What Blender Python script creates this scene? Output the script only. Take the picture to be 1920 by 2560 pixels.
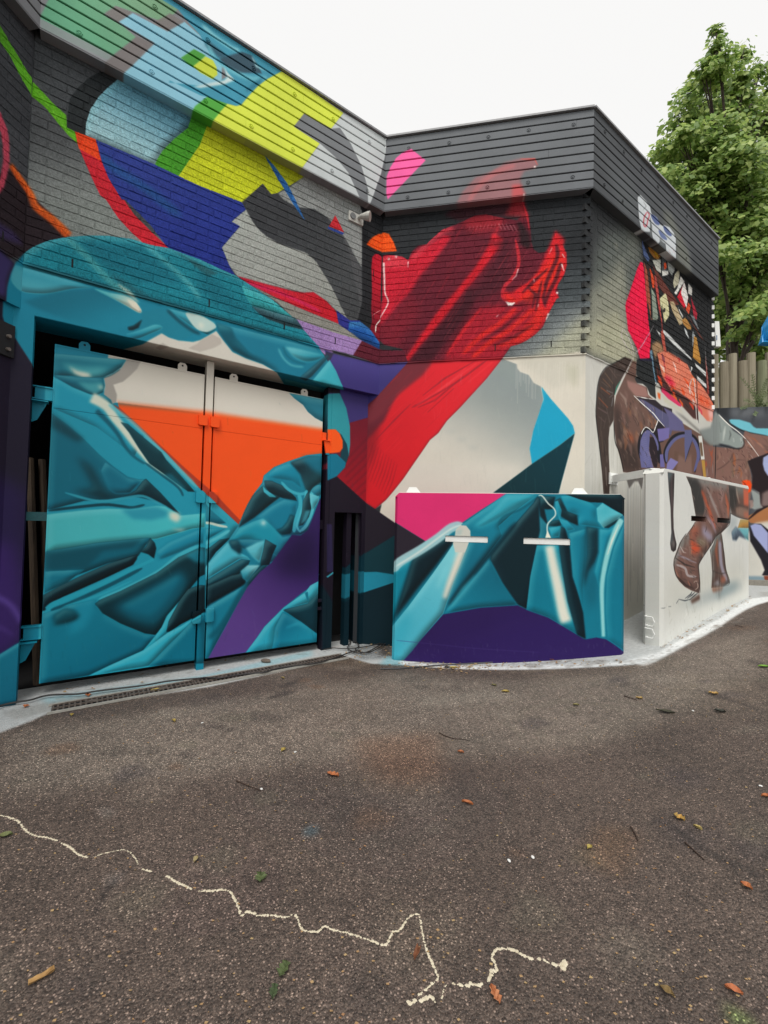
import bpy, bmesh, math, random
import numpy as np
from mathutils import Vector, Matrix
random.seed(7)
R = math.radians
scene = bpy.context.scene
COL = scene.collection
for o in list(bpy.data.objects):
    bpy.data.objects.remove(o)

# ------------------------------------------------------------------ camera, sky, sun, exposure
EYE = 1.45
F, PITCH, ROLL = 1060.0, R(1.76), R(1.30)          # focal length in pixels of the 1920x2560 frame
def cam_axes():
    cp, sp, cr, sr = math.cos(PITCH), math.sin(PITCH), math.cos(ROLL), math.sin(ROLL)
    fw = np.array([0, cp, sp]); up = np.array([0, -sp, cp]); rt = np.array([1., 0, 0])
    return rt*cr+up*sr, rt*sr-up*cr, fw
RT, DN, FW = cam_axes()
cd = bpy.data.cameras.new('camera'); cam = bpy.data.objects.new('camera', cd); COL.objects.link(cam)
cd.sensor_fit = 'VERTICAL'; cd.sensor_height = 24.0; cd.lens = F/2560*24.0
cd.clip_start = .05; cd.clip_end = 400
m = Matrix.Identity(4)
for i in range(3):
    m[i][0] = RT[i]; m[i][1] = -DN[i]; m[i][2] = -FW[i]
m[2][3] = EYE
cam.matrix_world = m
scene.camera = cam

SUN_EL, SUN_AZ = R(58), R(188)                       # high, behind the camera, veiled by cloud
w = bpy.data.worlds.new('World'); scene.world = w; w.use_nodes = True
nt = w.node_tree; nt.nodes.clear()
wo = nt.nodes.new('ShaderNodeOutputWorld'); bg = nt.nodes.new('ShaderNodeBackground')
sk = nt.nodes.new('ShaderNodeTexSky'); sk.sky_type = 'NISHITA'; sk.sun_disc = False
sk.sun_elevation = SUN_EL; sk.sun_rotation = SUN_AZ; sk.air_density = 1.0; sk.dust_density = 5.0
mx = nt.nodes.new('ShaderNodeMix'); mx.data_type = 'RGBA'; mx.inputs[0].default_value = .97
mx.inputs[7].default_value = (7.9, 7.85, 7.75, 1)    # even white cloud cover
nt.links.new(sk.outputs[0], mx.inputs[6]); nt.links.new(mx.outputs[2], bg.inputs[0])
bg.inputs[1].default_value = .1
nt.links.new(bg.outputs[0], wo.inputs[0])
sd = bpy.data.lights.new('sun', 'SUN'); sun = bpy.data.objects.new('sun', sd); COL.objects.link(sun)
sd.energy = 2.0; sd.angle = R(30); sd.color = (1, .97, .93)
sdir = Vector((math.sin(SUN_AZ)*math.cos(SUN_EL), math.cos(SUN_AZ)*math.cos(SUN_EL), math.sin(SUN_EL)))
sun.rotation_euler = sdir.to_track_quat('Z', 'Y').to_euler()
vs = scene.view_settings
vs.view_transform = 'Standard'; vs.look = 'None'; vs.exposure = 0.3; vs.gamma = 1.0; vs.use_curve_mapping = False

# ------------------------------------------------------------------ places
def V(*a): return np.array(a, float)
def ray(x, y): return (x-960)/F*RT+(y-1280)/F*DN+FW
EYEP = V(0, 0, EYE)
def on_plane(x, y, P, n):
    d = ray(x, y); t = ((P-EYEP)@n)/(d@n); return EYEP+t*d
def gz(x):                                            # the yard is level on the left and ramps up to the right
    t = np.clip((np.asarray(x, float)-.3)/4.9, 0, 1); return .6*t*t*(3-2*t)
def on_ground(x, y, dz=0.0):
    z = 0.0
    for _ in range(12):
        d = ray(x, y); t = (z+dz-EYE)/d[2]; p = EYEP+t*d; z = float(gz(p[0]))
    return p
A0 = R(34.5); A1 = A0-math.pi/4; A2 = A0+math.pi/4; UP = V(0, 0, 1)
def dn(a): return V(math.cos(a), math.sin(a), 0), V(math.sin(a), -math.cos(a), 0)
dL, nL = dn(A0); dM, nM = dn(A1); dQ, nQ = dn(A2)
C = V(-.1007, 5.1773, 0)                              # inner corner of the left and middle walls, at level 0
C2 = C+dM*2.383                                       # outer corner of the middle and right walls
CQ = C-dL*3.369                                       # corner of the far-left wall
RE = C2+dL*3.75                                       # far end of the right wall
ZB, ZF, ZT, ZL = 3.44, 5.285, 6.20, 3.05              # brick base, fascia bottom, fascia top, lintel bottom
BC = C+dM*.36+nM*.511                                 # near slab (parallel to the middle wall)
DC = V(2.79, 4.24, 0)                                 # right slab (parallel to the right wall)
KD = V(.9802, -.198, 0); KN = V(-.198, -.9802, 0); KC = V(5.64, 7.2, 0)

# ------------------------------------------------------------------ mesh helpers
def link(name, me, mat=None, parent=None, **tags):
    o = bpy.data.objects.new(name, me); COL.objects.link(o)
    if mat and me: me.materials.append(mat)
    if parent: o.parent = parent
    for k, v in tags.items(): o[k] = v
    return o
def thing(name, label, category, group=None, loc=(0, 0, 0)):
    o = bpy.data.objects.new(name, None); COL.objects.link(o); o.location = loc; o.empty_display_size = .1
    o['label'] = label; o['category'] = category
    if group: o['group'] = group
    return o
def mesh(name, vs_, fs):
    me = bpy.data.meshes.new(name); me.from_pydata([tuple(map(float, v)) for v in vs_], [], fs); me.update(); return me
class MB:
    def __init__(s): s.v = []; s.f = []
    def add(s, vs_, fs):
        b = len(s.v); s.v += [tuple(map(float, v)) for v in vs_]; s.f += [tuple(i+b for i in f) for f in fs]; return s
    def box(s, O, a, b, c, r0, r1, r2):               # axes a,b,c with ranges
        vs_ = [O+a*x+b*y+c*z for z in r2 for y in r1 for x in r0]
        fs = [(0, 2, 3, 1), (4, 5, 7, 6), (0, 1, 5, 4), (2, 6, 7, 3), (0, 4, 6, 2), (1, 3, 7, 5)]
        if np.dot(np.cross(a, b), c) < 0: fs = [f[::-1] for f in fs]
        return s.add(vs_, fs)
    def prism(s, pts, O, a, b, c, t0, t1):            # polygon in (a,b), extruded along c
        n = len(pts); vs_ = [O+a*x+b*y+c*t for t in (t0, t1) for x, y in pts]
        ar = sum(pts[i][0]*pts[(i+1) % n][1]-pts[(i+1) % n][0]*pts[i][1] for i in range(n))
        fs = [tuple(range(n))[::-1], tuple(range(n, 2*n))]+[(i, (i+1) % n, n+(i+1) % n, n+i) for i in range(n)]
        if (ar < 0) != (np.dot(np.cross(a, b), c)*(t1-t0) < 0): fs = [f[::-1] for f in fs]
        return s.add(vs_, fs)
    def tube(s, pts, rad, k=6, caps=True):
        pts = [np.array(p, float) for p in pts]; n = len(pts)
        rs = rad if hasattr(rad, '__len__') else [rad]*n
        ring = []; b = len(s.v); vs_ = []
        for i in range(n):
            t = pts[min(i+1, n-1)]-pts[max(i-1, 0)]; t = t/(np.linalg.norm(t)+1e-9)
            h = UP if abs(t[2]) < .9 else V(1, 0, 0)
            u = np.cross(t, h); u /= np.linalg.norm(u); w_ = np.cross(u, t)
            for j in range(k):
                a = 2*math.pi*j/k; vs_.append(pts[i]+rs[i]*(math.cos(a)*u+math.sin(a)*w_))
        fs = [(i*k+j, (i+1)*k+j, (i+1)*k+(j+1) % k, i*k+(j+1) % k) for i in range(n-1) for j in range(k)]
        if caps: fs += [tuple(range(k)), tuple(range((n-1)*k, n*k))[::-1]]
        return s.add(vs_, fs)
    def build(s, name, mat=None, parent=None, **tags):
        me = mesh(name, s.v, s.f); return link(name, me, mat, parent, **tags)
# ------------------------------------------------------------------ paint: every painted surface has a sheet laid out in metres on that surface
FR = dict(A=(0, 0, 3.318), B=(500, 0, 3.318), C=(0, 500, 3.318), D=(500, 500, 3.318), E=(900, 250, 3.318), F=(900, 600, 3.318),
          G=(1300, 250, 3.318), H=(1300, 700, 3.318), I=(0, 900, 3.318), J=(0, 1300, 3.318), K=(450, 900, 3.318), L=(450, 1250, 3.318),
          M=(850, 1000, 3.318), N=(900, 1200, 3.318), O=(1250, 1200, 3.318), P=(1550, 1000, 4.424), Q=(1500, 450, 5.53),
          R=(1560, 760, 6.381), S=(1480, 860, 5.53), T=(1640, 1160, 5.53), U=(1740, 1000, 7.372), V=(1560, 1380, 4.608),
          W=(0, 1550, 3.318), X=(500, 1550, 3.318), Y=(1000, 1550, 3.318), Z=(0, 0, 1.0), a=(0, 1950, 2.592), b=(640, 1950, 2.592), c=(1280, 1950, 2.592))
def pts(s):
    f = 'Z'; out = []
    for tok in s.split():
        if tok[0].isalpha():
            f = tok[0]; tok = tok[1:]
            if not tok: continue
        x, y = tok.split(','); o = FR[f]; out.append((o[0]+float(x)/o[2], o[1]+float(y)/o[2]))
    return out
def hexc(h):
    h = h.lstrip('#')
    if len(h) == 3: h = ''.join(c*2 for c in h)
    return np.array([int(h[i:i+2], 16)/255 for i in (0, 2, 4)], np.float32)
def boxblur(a, r):
    r = int(r)
    if r < 1: return a
    for ax in (0, 1):
        for _ in range(2):
            p = np.pad(a, [(r+1, r) if i == ax else (0, 0) for i in (0, 1)], mode='edge')
            c = np.cumsum(p, axis=ax, dtype=np.float64); n = a.shape[ax]
            hi = np.take(c, np.arange(2*r+1, 2*r+1+n), axis=ax); lo = np.take(c, np.arange(0, n), axis=ax)
            a = ((hi-lo)/(2*r+1)).astype(np.float32)
    return a
def blur(a, s):
    r0 = int(s); a = boxblur(a, max(1, r0) if s > .4 else 0); return a
def smooth(p, closed=True, n=4):
    p = np.array(p, float); m_ = len(p)
    if m_ < 4: return p
    out = []
    rng = range(m_) if closed else range(m_-1)
    for i in rng:
        if closed: q = [p[(i+k-1) % m_] for k in range(4)]
        else: q = [p[max(i-1, 0)], p[i], p[i+1], p[min(i+2, m_-1)]]
        for t in np.arange(n)/n:
            out.append(.5*((2*q[1])+(-q[0]+q[2])*t+(2*q[0]-5*q[1]+4*q[2]-q[3])*t*t+(-q[0]+3*q[1]-3*q[2]+q[3])*t**3))
    if not closed: out.append(p[-1])
    return np.array(out)
class Sheet:
    def __init__(s, name, O, u, v, ur, vr, ppm, base):
        s.name, s.O, s.u, s.v, s.ur, s.vr, s.ppm = name, O, u, v, ur, vr, ppm
        s.n = np.cross(u, v); s.W = int((ur[1]-ur[0])*ppm); s.H = int((vr[1]-vr[0])*ppm)
        s.img = np.empty((s.H, s.W, 3), np.float32); s.img[:] = hexc(base)
    def to(s, P):
        out = []
        for x, y in P:
            d = ray(x, y); dd = d@s.n
            t = ((s.O-EYEP)@s.n)/dd
            if t <= 0 or t > 60: return None
            q = EYEP+t*d-s.O
            out.append(((q@s.u-s.ur[0])*s.ppm, (q@s.v-s.vr[0])*s.ppm))
        return np.array(out)
    def scale(s, P):
        c = np.mean(np.array(P), axis=0)
        q = s.to([c, c+[4, 0], c+[0, 4]])
        if q is None: return 1
        a, b = q[1]-q[0], q[2]-q[0]; return math.sqrt(abs(a[0]*b[1]-a[1]*b[0]))/4
    def mask(s, q, soft, clip=None):
        pad = int(3*soft)+3
        x0 = max(0, int(q[:, 0].min())-pad); x1 = min(s.W, int(q[:, 0].max())+pad+1)
        y0 = max(0, int(q[:, 1].min())-pad); y1 = min(s.H, int(q[:, 1].max())+pad+1)
        if x1 <= x0 or y1 <= y0: return None
        w_, h_ = x1-x0, y1-y0; SS = 2
        acc = np.zeros((h_*SS, w_+2), np.float32)
        n = len(q)
        for i in range(n):
            (ax, ay), (bx, by) = q[i], q[(i+1) % n]
            ay = (ay-y0)*SS; by = (by-y0)*SS
            if ay == by: continue
            sg = 1
            if ay > by: ax, ay, bx, by, sg = bx, by, ax, ay, -1
            r0 = max(0, math.ceil(ay-.5)); r1 = min(h_*SS, math.ceil(by-.5))
            if r1 <= r0: continue
            rows = np.arange(r0, r1); xs = ax+(rows+.5-ay)*(bx-ax)/(by-ay)-x0
            xs = np.clip(xs, 0, w_); ix = np.minimum(xs.astype(int), w_); fr = xs-ix
            np.add.at(acc, (rows, ix), sg*(1-fr)); np.add.at(acc, (rows, np.minimum(ix+1, w_+1)), sg*fr)
        mk = np.clip(np.abs(np.cumsum(acc, axis=1)[:, :w_]), 0, 1).reshape(h_, SS, w_).mean(1)
        if soft > .4: mk = blur(mk, soft*.8)
        return mk, x0, y0, x1, y1
    def lay(s, r, col, alpha):
        mk, x0, y0, x1, y1 = r
        a = (mk*alpha)[..., None]; t = s.img[y0:y1, x0:x1]
        t += (col-t)*a
    def image(s):
        im = bpy.data.images.new(s.name+'_paint', s.W, s.H); im.colorspace_settings.name = 'sRGB'
        px = np.ones((s.H, s.W, 4), np.float32); g_ = s.img.mean(2, keepdims=True); q = np.clip(g_+(s.img-g_)*(1.0 if s.name in 'gRDK' else 1.06), 0, 1); px[..., :3] = q if s.name == 'g' else q**(1.1 if s.name in 'RDK' else (1.1 if s.name in 'GB' else 1.15))
        im.pixels.foreach_set(px.ravel()); im.update(); im.pack(); return im
SH = {}
def sheet(k, *a): SH[k] = Sheet(k, *a)
ZV = V(0, 0, 1)
sheet('L', C, dL, ZV, (-3.5, .15), (0, 5.5), 240, '#53575a')
sheet('l', C+nL*.1, dL, ZV, (-3.6, .2), (5.1, 6.3), 300, '#8b8c90')
sheet('S', C+UP*ZL, dL, nL, (-3.5, .1), (-.5, .1), 240, '#1b7485')
sheet('p', C-nL*.09, dL, ZV, (-3.5, .1), (-.1, 3.2), 260, '#221a2a')
sheet('Q', CQ, dQ, ZV, (-1.4, .1), (0, 5.5), 240, '#4b4e52')
sheet('q', CQ+nQ*.1, dQ, ZV, (-1.4, .2), (5.1, 6.3), 240, '#85868a')
sheet('G', C-nL*.12, dL, ZV, (-3.3, -.5), (0, 3.1), 300, '#1d869c')
sheet('M', C, dM, ZV, (-.6, 2.7), (-.1, 5.5), 260, '#3a3d40')
sheet('m', C+nM*.1, dM, ZV, (-.2, 2.7), (5.1, 6.3), 260, '#767a7d')
sheet('R', C2, dL, ZV, (-.2, 3.9), (-.1, 5.5), 220, '#3b3d3f')
sheet('r', C2+nL*.1, dL, ZV, (-.2, 3.9), (5.1, 6.3), 220, '#54575a')
sheet('B', BC, dM, ZV, (-.2, 2.5), (-.2, 1.95), 320, '#127a8f')
sheet('D', DC, dL, ZV, (-.3, 2.8), (0, 2.25), 300, '#dadbd6')
sheet('K', KC, KD, ZV, (-1, 6), (-.2, 3.8), 160, '#50545a')
def _col(sh, r, c, grad):
    if grad is None: return hexc(c)
    g0, g1, c1 = grad; q = sh.to(pts(g0+' '+g1))
    mk, x0, y0, x1, y1 = r
    X, Y = np.meshgrid(np.arange(x0, x1)+.5, np.arange(y0, y1)+.5)
    d = q[1]-q[0]; t = np.clip(((X-q[0][0])*d[0]+(Y-q[0][1])*d[1])/(d@d), 0, 1)[..., None]
    t = t*t*(3-2*t)
    return (hexc(c)*(1-t)+hexc(c1)*t).astype(np.float32)
def model(sh, r, sc):                                 # airbrushed volume: one side of each cloth panel sprayed lighter, the other deeper
    mk, x0, y0, x1, y1 = r; rad = 9*sc
    if mk.sum() < 30*rad: return
    p = int(rad*2); pm = np.pad(mk, p); bl = boxblur(pm, max(2, int(rad))); gy, gx = np.gradient(bl)
    sd = (gx*.55-gy*.83)*rad*1.5; sd = sd[p:-p, p:-p]*mk*np.clip(mk*2-1, 0, 1)
    t = sh.img[y0:y1, x0:x1]; up = np.clip(sd, 0, .5)[..., None]; dn_ = np.clip(-sd, 0, .8)[..., None]
    t += (np.array([.62, .88, .90], np.float32)-t)*up*.55; t *= 1-dn_*.6
BOUND = [None]
def fill(ks, c, s, soft=0, a=1., grad=None, clip=None, sm=False):
    P = pts(s); user = clip is None
    if user: clip = BOUND[0]
    if sm: P = smooth(P)
    if soft > 1.5 and s[0] != 'Z' and 'g' not in ks: soft = soft*.7
    for k in ks:
        sh = SH[k]; q = sh.to(P)
        if q is None: continue
        sf = soft*sh.scale(P); r = sh.mask(q, sf)
        if r is None: continue
        if clip is not None:
            qc = sh.to(pts(clip)); rc = sh.mask(qc, 0)
            if rc is None: continue
            full = np.zeros((sh.H, sh.W), np.float32); full[rc[2]:rc[4], rc[1]:rc[3]] = rc[0]
            r = (r[0]*full[r[2]:r[4], r[1]:r[3]],)+r[1:]
        sh.lay(r, _col(sh, r, c, grad), a)
        hc = hexc(c)
        if s[0] != 'Z' and a > .8 and user and k in 'GLBSD' and ((hc[2] > hc[0]*1.5 and hc[1] > hc[0]*1.4 and k != 'D') or (k == 'D' and hc.sum() < 2)): model(sh, r, sh.scale(P))
def fs_(s):                                           # widths are read off at the same enlargement as the points
    f = s[0] if s[0].isalpha() else 'Z'; return 1.0 if f == 'Z' else 1.2/FR[f][2]
def line(ks, c, s, w_, soft=0, a=1., w1=None, clip=None, sm=True):
    k_ = fs_(s); w_ = w_*k_; w1 = None if w1 is None else w1*k_
    P = pts(s); P = smooth(P, False) if sm and len(P) > 2 else np.array(P)
    n = len(P); ws = np.linspace(w_, w_ if w1 is None else w1, n)/2
    if w1 is None: ws = ws*np.clip(np.minimum(np.arange(n), np.arange(n)[::-1])/max(1, n*.12)+.35, 0, 1)
    T = np.gradient(P, axis=0); T /= (np.linalg.norm(T, axis=1, keepdims=True)+1e-9)
    N = np.stack([-T[:, 1], T[:, 0]], 1)
    poly = np.concatenate([P+N*ws[:, None], (P-N*ws[:, None])[::-1]])
    ss = ' '.join('%.2f,%.2f' % (x, y) for x, y in poly)
    fill(ks, c, 'Z '+ss, soft*(1 if k_ == 1 else .5), a, None, clip)
def dots(ks, c, s, r, soft=2, a=1.):
    k_ = fs_(s); r = r*k_*1.6; soft = soft*(1 if k_ == 1 else .7)
    for x, y in pts(s):
        poly = ' '.join('%.2f,%.2f' % (x+r*math.cos(t), y+r*math.sin(t)) for t in np.arange(12)*math.pi/6)
        fill(ks, c, 'Z '+poly, soft, a)
# ------------------------------------------------------------------ the left wall: brick, lintel
LM = ['L', 'M']
fill('L', '#5b5e60', 'A230,560 620,1120 900,1700 1500,2100 560,2000 200,1700', 14, 1, ('A500,1000', 'A850,1750', '#949a97'))
fill('L', '#8f9592', 'C330,0 900,0 1250,420 600,320 520,230', 3)
fill('Q', '#55585c', 'Z-60,250 70,350 70,560 -60,520', 10, 1)
fill('Q', '#5f9e2e', 'A-140,-60 0,220 60,320 150,470 290,700 270,810 170,640 60,430 0,350 -140,120', .5, 1, ('A0,200', 'A280,700', '#74bd3a'))
fill('L', '#6db32f', 'A270,680 340,750 430,850 550,960 555,1050 625,1100 640,1190 570,1130 470,1010 400,920 350,870 262,800', .5, 1, None)
line('L', '#86c54c', 'A290,740 400,870 520,1030 600,1130', 10, 4, .6)
fill('L', '#33383a', 'A850,585 1020,600 1060,650 1020,655 900,725 820,805 750,910 715,1020 708,1125 555,1060 560,960 580,820 640,740 720,660', .5)
fill('L', '#6fa3b6', 'A1000,640 1659,950 1640,960 1560,1060 1450,1150 1350,1250 1300,1330 1285,1375 800,1165 708,1120 715,1020 750,910 820,805 900,725', .4, 1, ('A1200,750', 'A1100,1300', '#a6c9cf'))
fill('L', '#549f35', 'A1600,930 1800,1000 1659,1200 1480,1465 1285,1372 1300,1330 1350,1250 1450,1150 1560,1060', .5)
fill('L', '#a9b02c', 'B90,960 880,1380 890,1430 880,1465 780,1520 645,1600 590,1615 520,1525 345,1690 -10,1545 -180,1465 0,1200', .5, 1, ('B350,1150', 'B250,1500', '#cbd336'))
fill('L', '#9b9f9d', 'B880,1450 1320,1640 D1300,-40 1345,110 1340,560 1250,420 1180,290 1060,150 950,80 800,60 690,0 645,-50 780,-130', .5)
fill('L', '#5e6062', 'D1180,280 1260,420 1330,560 1345,820 1310,1000 1220,1000 1150,850 1240,500', .5)
fill('L', '#303235', 'D1300,-60 1345,110 1343,850 1305,1000 1420,1080 1530,1250 1560,60', .5)
fill('L', '#45474a', 'D345,20 380,80 440,190 500,260 560,310 650,360 760,400 880,440 960,510 1030,620 1100,740 1150,860 1225,1000 1300,990 1325,850 1250,520 1240,430 1160,280 1060,150 950,80 800,60 690,0 650,-45 590,-45 520,-130', .6, 1, ('D500,0', 'D1200,800', '#55585a'))
fill('L', '#b0b4af', 'D380,80 440,190 500,260 560,310 650,360 760,400 880,440 960,510 1030,620 1100,740 1225,1000 1130,920 1050,840 940,770 860,770 720,740 500,690 310,635 240,540 180,395 330,220 260,180', .5, 1, ('D300,250', 'D1000,850', '#a2a5a0'))
fill('L', '#3b4b93', 'A795,1160 1290,1370 1480,1462 1659,1545 D345,20 380,80 260,180 330,220 180,395 240,540 300,640 0,500 C1500,440 1390,400 1240,200 1040,0 A1010,1659 900,1480 835,1330 810,1220', .5, 1, ('A1200,1300', 'D0,450', '#314191'))
line('L', '#2f5f94', 'A840,1290 950,1400 1200,1560 1500,1800', 60, 16, .75)
fill('L', '#cc3342', 'A650,1215 810,1220 840,1330 900,1480 1010,1659 C1030,0 1110,120 1260,270 1400,402 1190,362 1080,260 980,150 880,0 A830,1620 740,1430 690,1310', .5)
fill('L', '#e4562b', 'A622,1092 792,1157 812,1220 835,1335 655,1235 640,1180', .5)
fill('L', '#2f6199', 'B530,1285 600,1360 720,1520 790,1659 870,1830 850,1810 770,1690 690,1560 640,1480', .4, 1, ('B560,1300', 'B800,1700', '#3a77b3'))
fill(['L', 'Q'], '#33292e', 'A-150,1500 60,1420 110,1400 220,1580 C330,30 430,120 530,240 585,310 300,380 180,470 60,480 -150,300', 1.2)
line(['L', 'Q'], '#d9682c', 'A85,1370 160,1480 250,1610 C300,60 440,170 570,300', 34, 9, .95, 60)
line(['L', 'Q'], '#ef8440', 'A100,1375 170,1480 262,1600 C320,60 450,150 575,290', 12, 4, .8)
fill('Q', '#c3566a', 'A-160,760 0,930 60,1080 75,1200 75,1330 70,1400 30,1550 0,1600 -150,1700 -150,1600 0,1480 25,1330 20,1200 0,1090 -160,950', 1)
fill(['Q'], '#4b3f70', 'C-200,60 -20,180 110,260 200,380 60,340 -200,220', 12, .7)
fill('L', '#cb3146', 'D300,630 520,690 760,755 860,770 940,765 1050,840 1130,930 1150,1030 900,930 620,810 450,720', .5, 1, ('D500,700', 'D1100,980', '#c52a3a'))
line('L', '#d23a86', 'D380,690 600,750 800,830 1000,930', 22, 7, .5)
fill('L', '#9a9a93', 'D430,715 620,810 900,930 1150,1030 1345,1170 1110,1105 780,985 640,850', .5)
fill('L', '#ab90c0', 'D775,980 1110,1100 1345,1168 1270,1290 1000,1225 980,1200 1110,1260 1045,1290 960,1215 860,1080', .4)
fill(LM, '#6b2b3b', 'D1345,1165 1510,1245 1700,1250 F350,905 400,1012 150,1035 D1270,1288', .4)
fill('L', '#3b3f8e', 'D1130,915 1240,1000 1330,1000 1250,1100 1150,1030', .4)
fill(['L'], '#2e69b0', 'D1235,1010 1330,1010 1420,1080 1480,1170 1560,1210 1660,1225 1500,1245 1340,1165 1230,1080', .5)
fill('L', '#cf3b46', 'D1120,130 1070,218 1195,270', .4); fill('L', '#3b4f96', 'D1062,222 1195,275 1180,290 1058,238', .4)
# violet of the lintel and corner
fill(['L', 'S', 'M', 'p'], '#5a5293', 'D1030,1240 1110,1275 1480,1362 1560,1360 F400,1015 400,1080 130,1320 -20,1560 D1200,1900 1150,1500 1080,1370', .4, 1, ('D1300,1300', 'D1300,1560', '#473f7d'))
fill('L', '#45415a', 'D1045,1258 1108,1275 1070,1350 1020,1350', .5)
# big teal cloth over brick and lintel
TE = ['L', 'Q', 'S']
fill(TE, '#1f8ba2', 'C190,450 280,390 400,340 550,310 720,298 900,300 1090,325 1240,375 1400,400 1480,430 1659,495 D180,580 300,630 450,730 600,830 760,970 860,1080 985,1220 1080,1370 1150,1480 1190,1560 1185,1620 1120,1650 720,1700 C1200,1900 270,1500 270,1370 120,1140 60,1010 45,960 50,750 75,620 130,520', .5, 1)
fill('L', '#2b8a98', 'C190,450 280,390 400,340 550,310 720,298 900,300 1090,325 1240,375 1400,400 1480,430 1659,495 D180,580 300,630 450,730 600,830 760,970 860,1080 970,1215 0,950 C190,560', .5, .9)
line('L', '#6bb3b3', 'C560,325 700,450 830,590 960,720 1060,800', 46, 12, .6); line('L', '#6bb5ba', 'C1200,370 1400,540 1560,690 1659,820', 34, 10, .65)
fill('L', '#3a5f66', 'C900,600 1100,710 1280,840 1180,790 1000,700', 10, .6)
fill('L', '#1f6f80', 'C640,330 1150,380 1400,560 1500,700 1200,700 900,560', 16, .55)
line('L', '#d8dccb', 'C980,700 1070,770 1150,850', 30, 7, .75)
fill('L', '#3f6069', 'D300,640 430,730 500,900 800,1080 900,1200 400,1020 250,850', 18, .0)
fill('L', '#4cb6b9', 'D340,700 600,830 770,975 430,880 370,790', 3, .85)
fill('L', '#3c5d66', 'D425,878 790,978 865,1082 700,1040 560,990 480,940', 1)
fill('L', '#356268', 'C1430,425 1600,500 D150,610 60,640 C1560,500', 6, .8)
fill('L', '#1d6f7f', 'D0,580 160,680 300,850 420,900 250,950 0,760', 14, .6)
# lintel folds
fill(TE, '#3f9fb1', 'C190,555 700,700 770,728 600,740 420,775 300,778 180,760 110,700 90,640 120,545', 1.5, .95, ('C450,620', 'C450,770', '#57adba'), None, True)
fill(TE, '#137387', 'C420,775 600,742 770,735 900,790 1060,870 1170,935 1150,1010 1060,1060 900,1100 600,1010 300,900 190,840', 8, .75, ('C700,760', 'C900,1080', '#2290a6'))
fill('L', '#5eb6bd', 'C780,735 900,765 1060,800 1130,850 1175,920 1150,935 1060,885 940,820', 1, 1, ('C850,770', 'C1130,880', '#d3d8c8'), None, True)
fill('L', '#e9e4d2', 'C1050,820 1130,850 1172,915 1150,925 1090,880', 4, .8)
fill(['L', 'S'], '#25899d', 'C1175,935 1300,900 1420,920 1650,1090 1500,1170 1340,1105 1250,1110 1130,1170 1060,1100 1180,1000', 4, .8)
fill(['L', 'S'], '#04343d', 'C1060,1055 1110,1040 1180,990 1150,1060 1100,1082 1065,1080', 1.5)
fill(['L', 'S'], '#45a6b5', 'C1040,1110 1110,1090 1200,1060 1280,1032 1335,1040 1342,1070 1250,1110 1150,1150 1080,1150', 2, .9, ('C1300,1050', 'C1080,1140', '#1f8ba2'), None, True)
fill('L', '#3fa0b2', 'C1380,895 1560,935 D0,960 120,1010 130,1060 60,1120 C1560,1030', 1.5, 1)
line('L', '#0c4e5c', 'C1385,910 1480,1000 1590,1080 1659,1110', 22, 7, .8)
fill('L', '#c6d9d2', 'C1540,935 1659,955 D60,985 125,1030 130,1062 60,1095 C1659,1085 1600,1040', 2, .95, None, None, True); dots('L', '#eceada', 'D10,1040', 12, 8, .7)
line('L', '#0a4d59', 'D0,1090 70,1110 130,1070', 12, 3, .8)
# cream field
fill(['L', 'S'], '#d6d3c9', 'C1180,1195 1250,1155 1340,1105 1400,1140 1480,1165 1600,1177 1659,1162 D60,1130 135,1085 200,1170 270,1260 380,1310 520,1360 640,1430 690,1480 720,1520 720,1560 600,1580 C1659,1480 1000,1400 1000,1240', .6, 1)
fill('L', '#bdb8ae', 'C1300,1215 1350,1185 1600,1255 D60,1270 170,1190 190,1150 150,1090 100,1110 C1659,1172 1480,1168', 1, 0)
fill('L', '#bcb6ad', 'D0,1168 100,1112 170,1150 180,1190 120,1225 0,1260 C1560,1230 1640,1190', 1.5, .8)
fill(['L', 'S'], '#b4aea6', 'C1290,1225 1350,1185 1400,1215 1330,1240', 1, .8)
# right lobe on lintel
fill(['L', 'S'], '#23839a', 'D135,1015 960,1225 1080,1375 1150,1490 1188,1560 1180,1620 720,1560 640,1430 520,1360 380,1310 270,1250 200,1165 150,1080', .6)
fill('L', '#0d5d6d', 'D140,1020 260,1060 300,1150 420,1280 640,1410 520,1355 380,1308 270,1250 200,1165 150,1090', 7, .85)
fill('L', '#73c2cb', 'D720,1215 960,1262 1030,1290 980,1330 880,1345 790,1310 740,1260', 5, .85, ('D740,1220', 'D950,1350', '#3fa3b4'), None, True)
line('L', '#7cc7cf', 'D650,1230 690,1310 760,1370 860,1385', 14, 5, .6); line('L', '#0f6676', 'D690,1220 720,1290 790,1340 880,1360', 10, 5, .6)
fill(['L', 'S'], '#2a5561', 'D1055,1280 1075,1300 930,1465 880,1500 825,1475', 4, .85)
fill(['L', 'S'], '#4fb9c6', 'D1075,1325 1130,1420 1188,1560 1185,1610 930,1500', 1, .95)
fill(['S'], '#2a7d86', 'D700,1480 1188,1600 1188,1650 700,1560', 1, .9)
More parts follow.
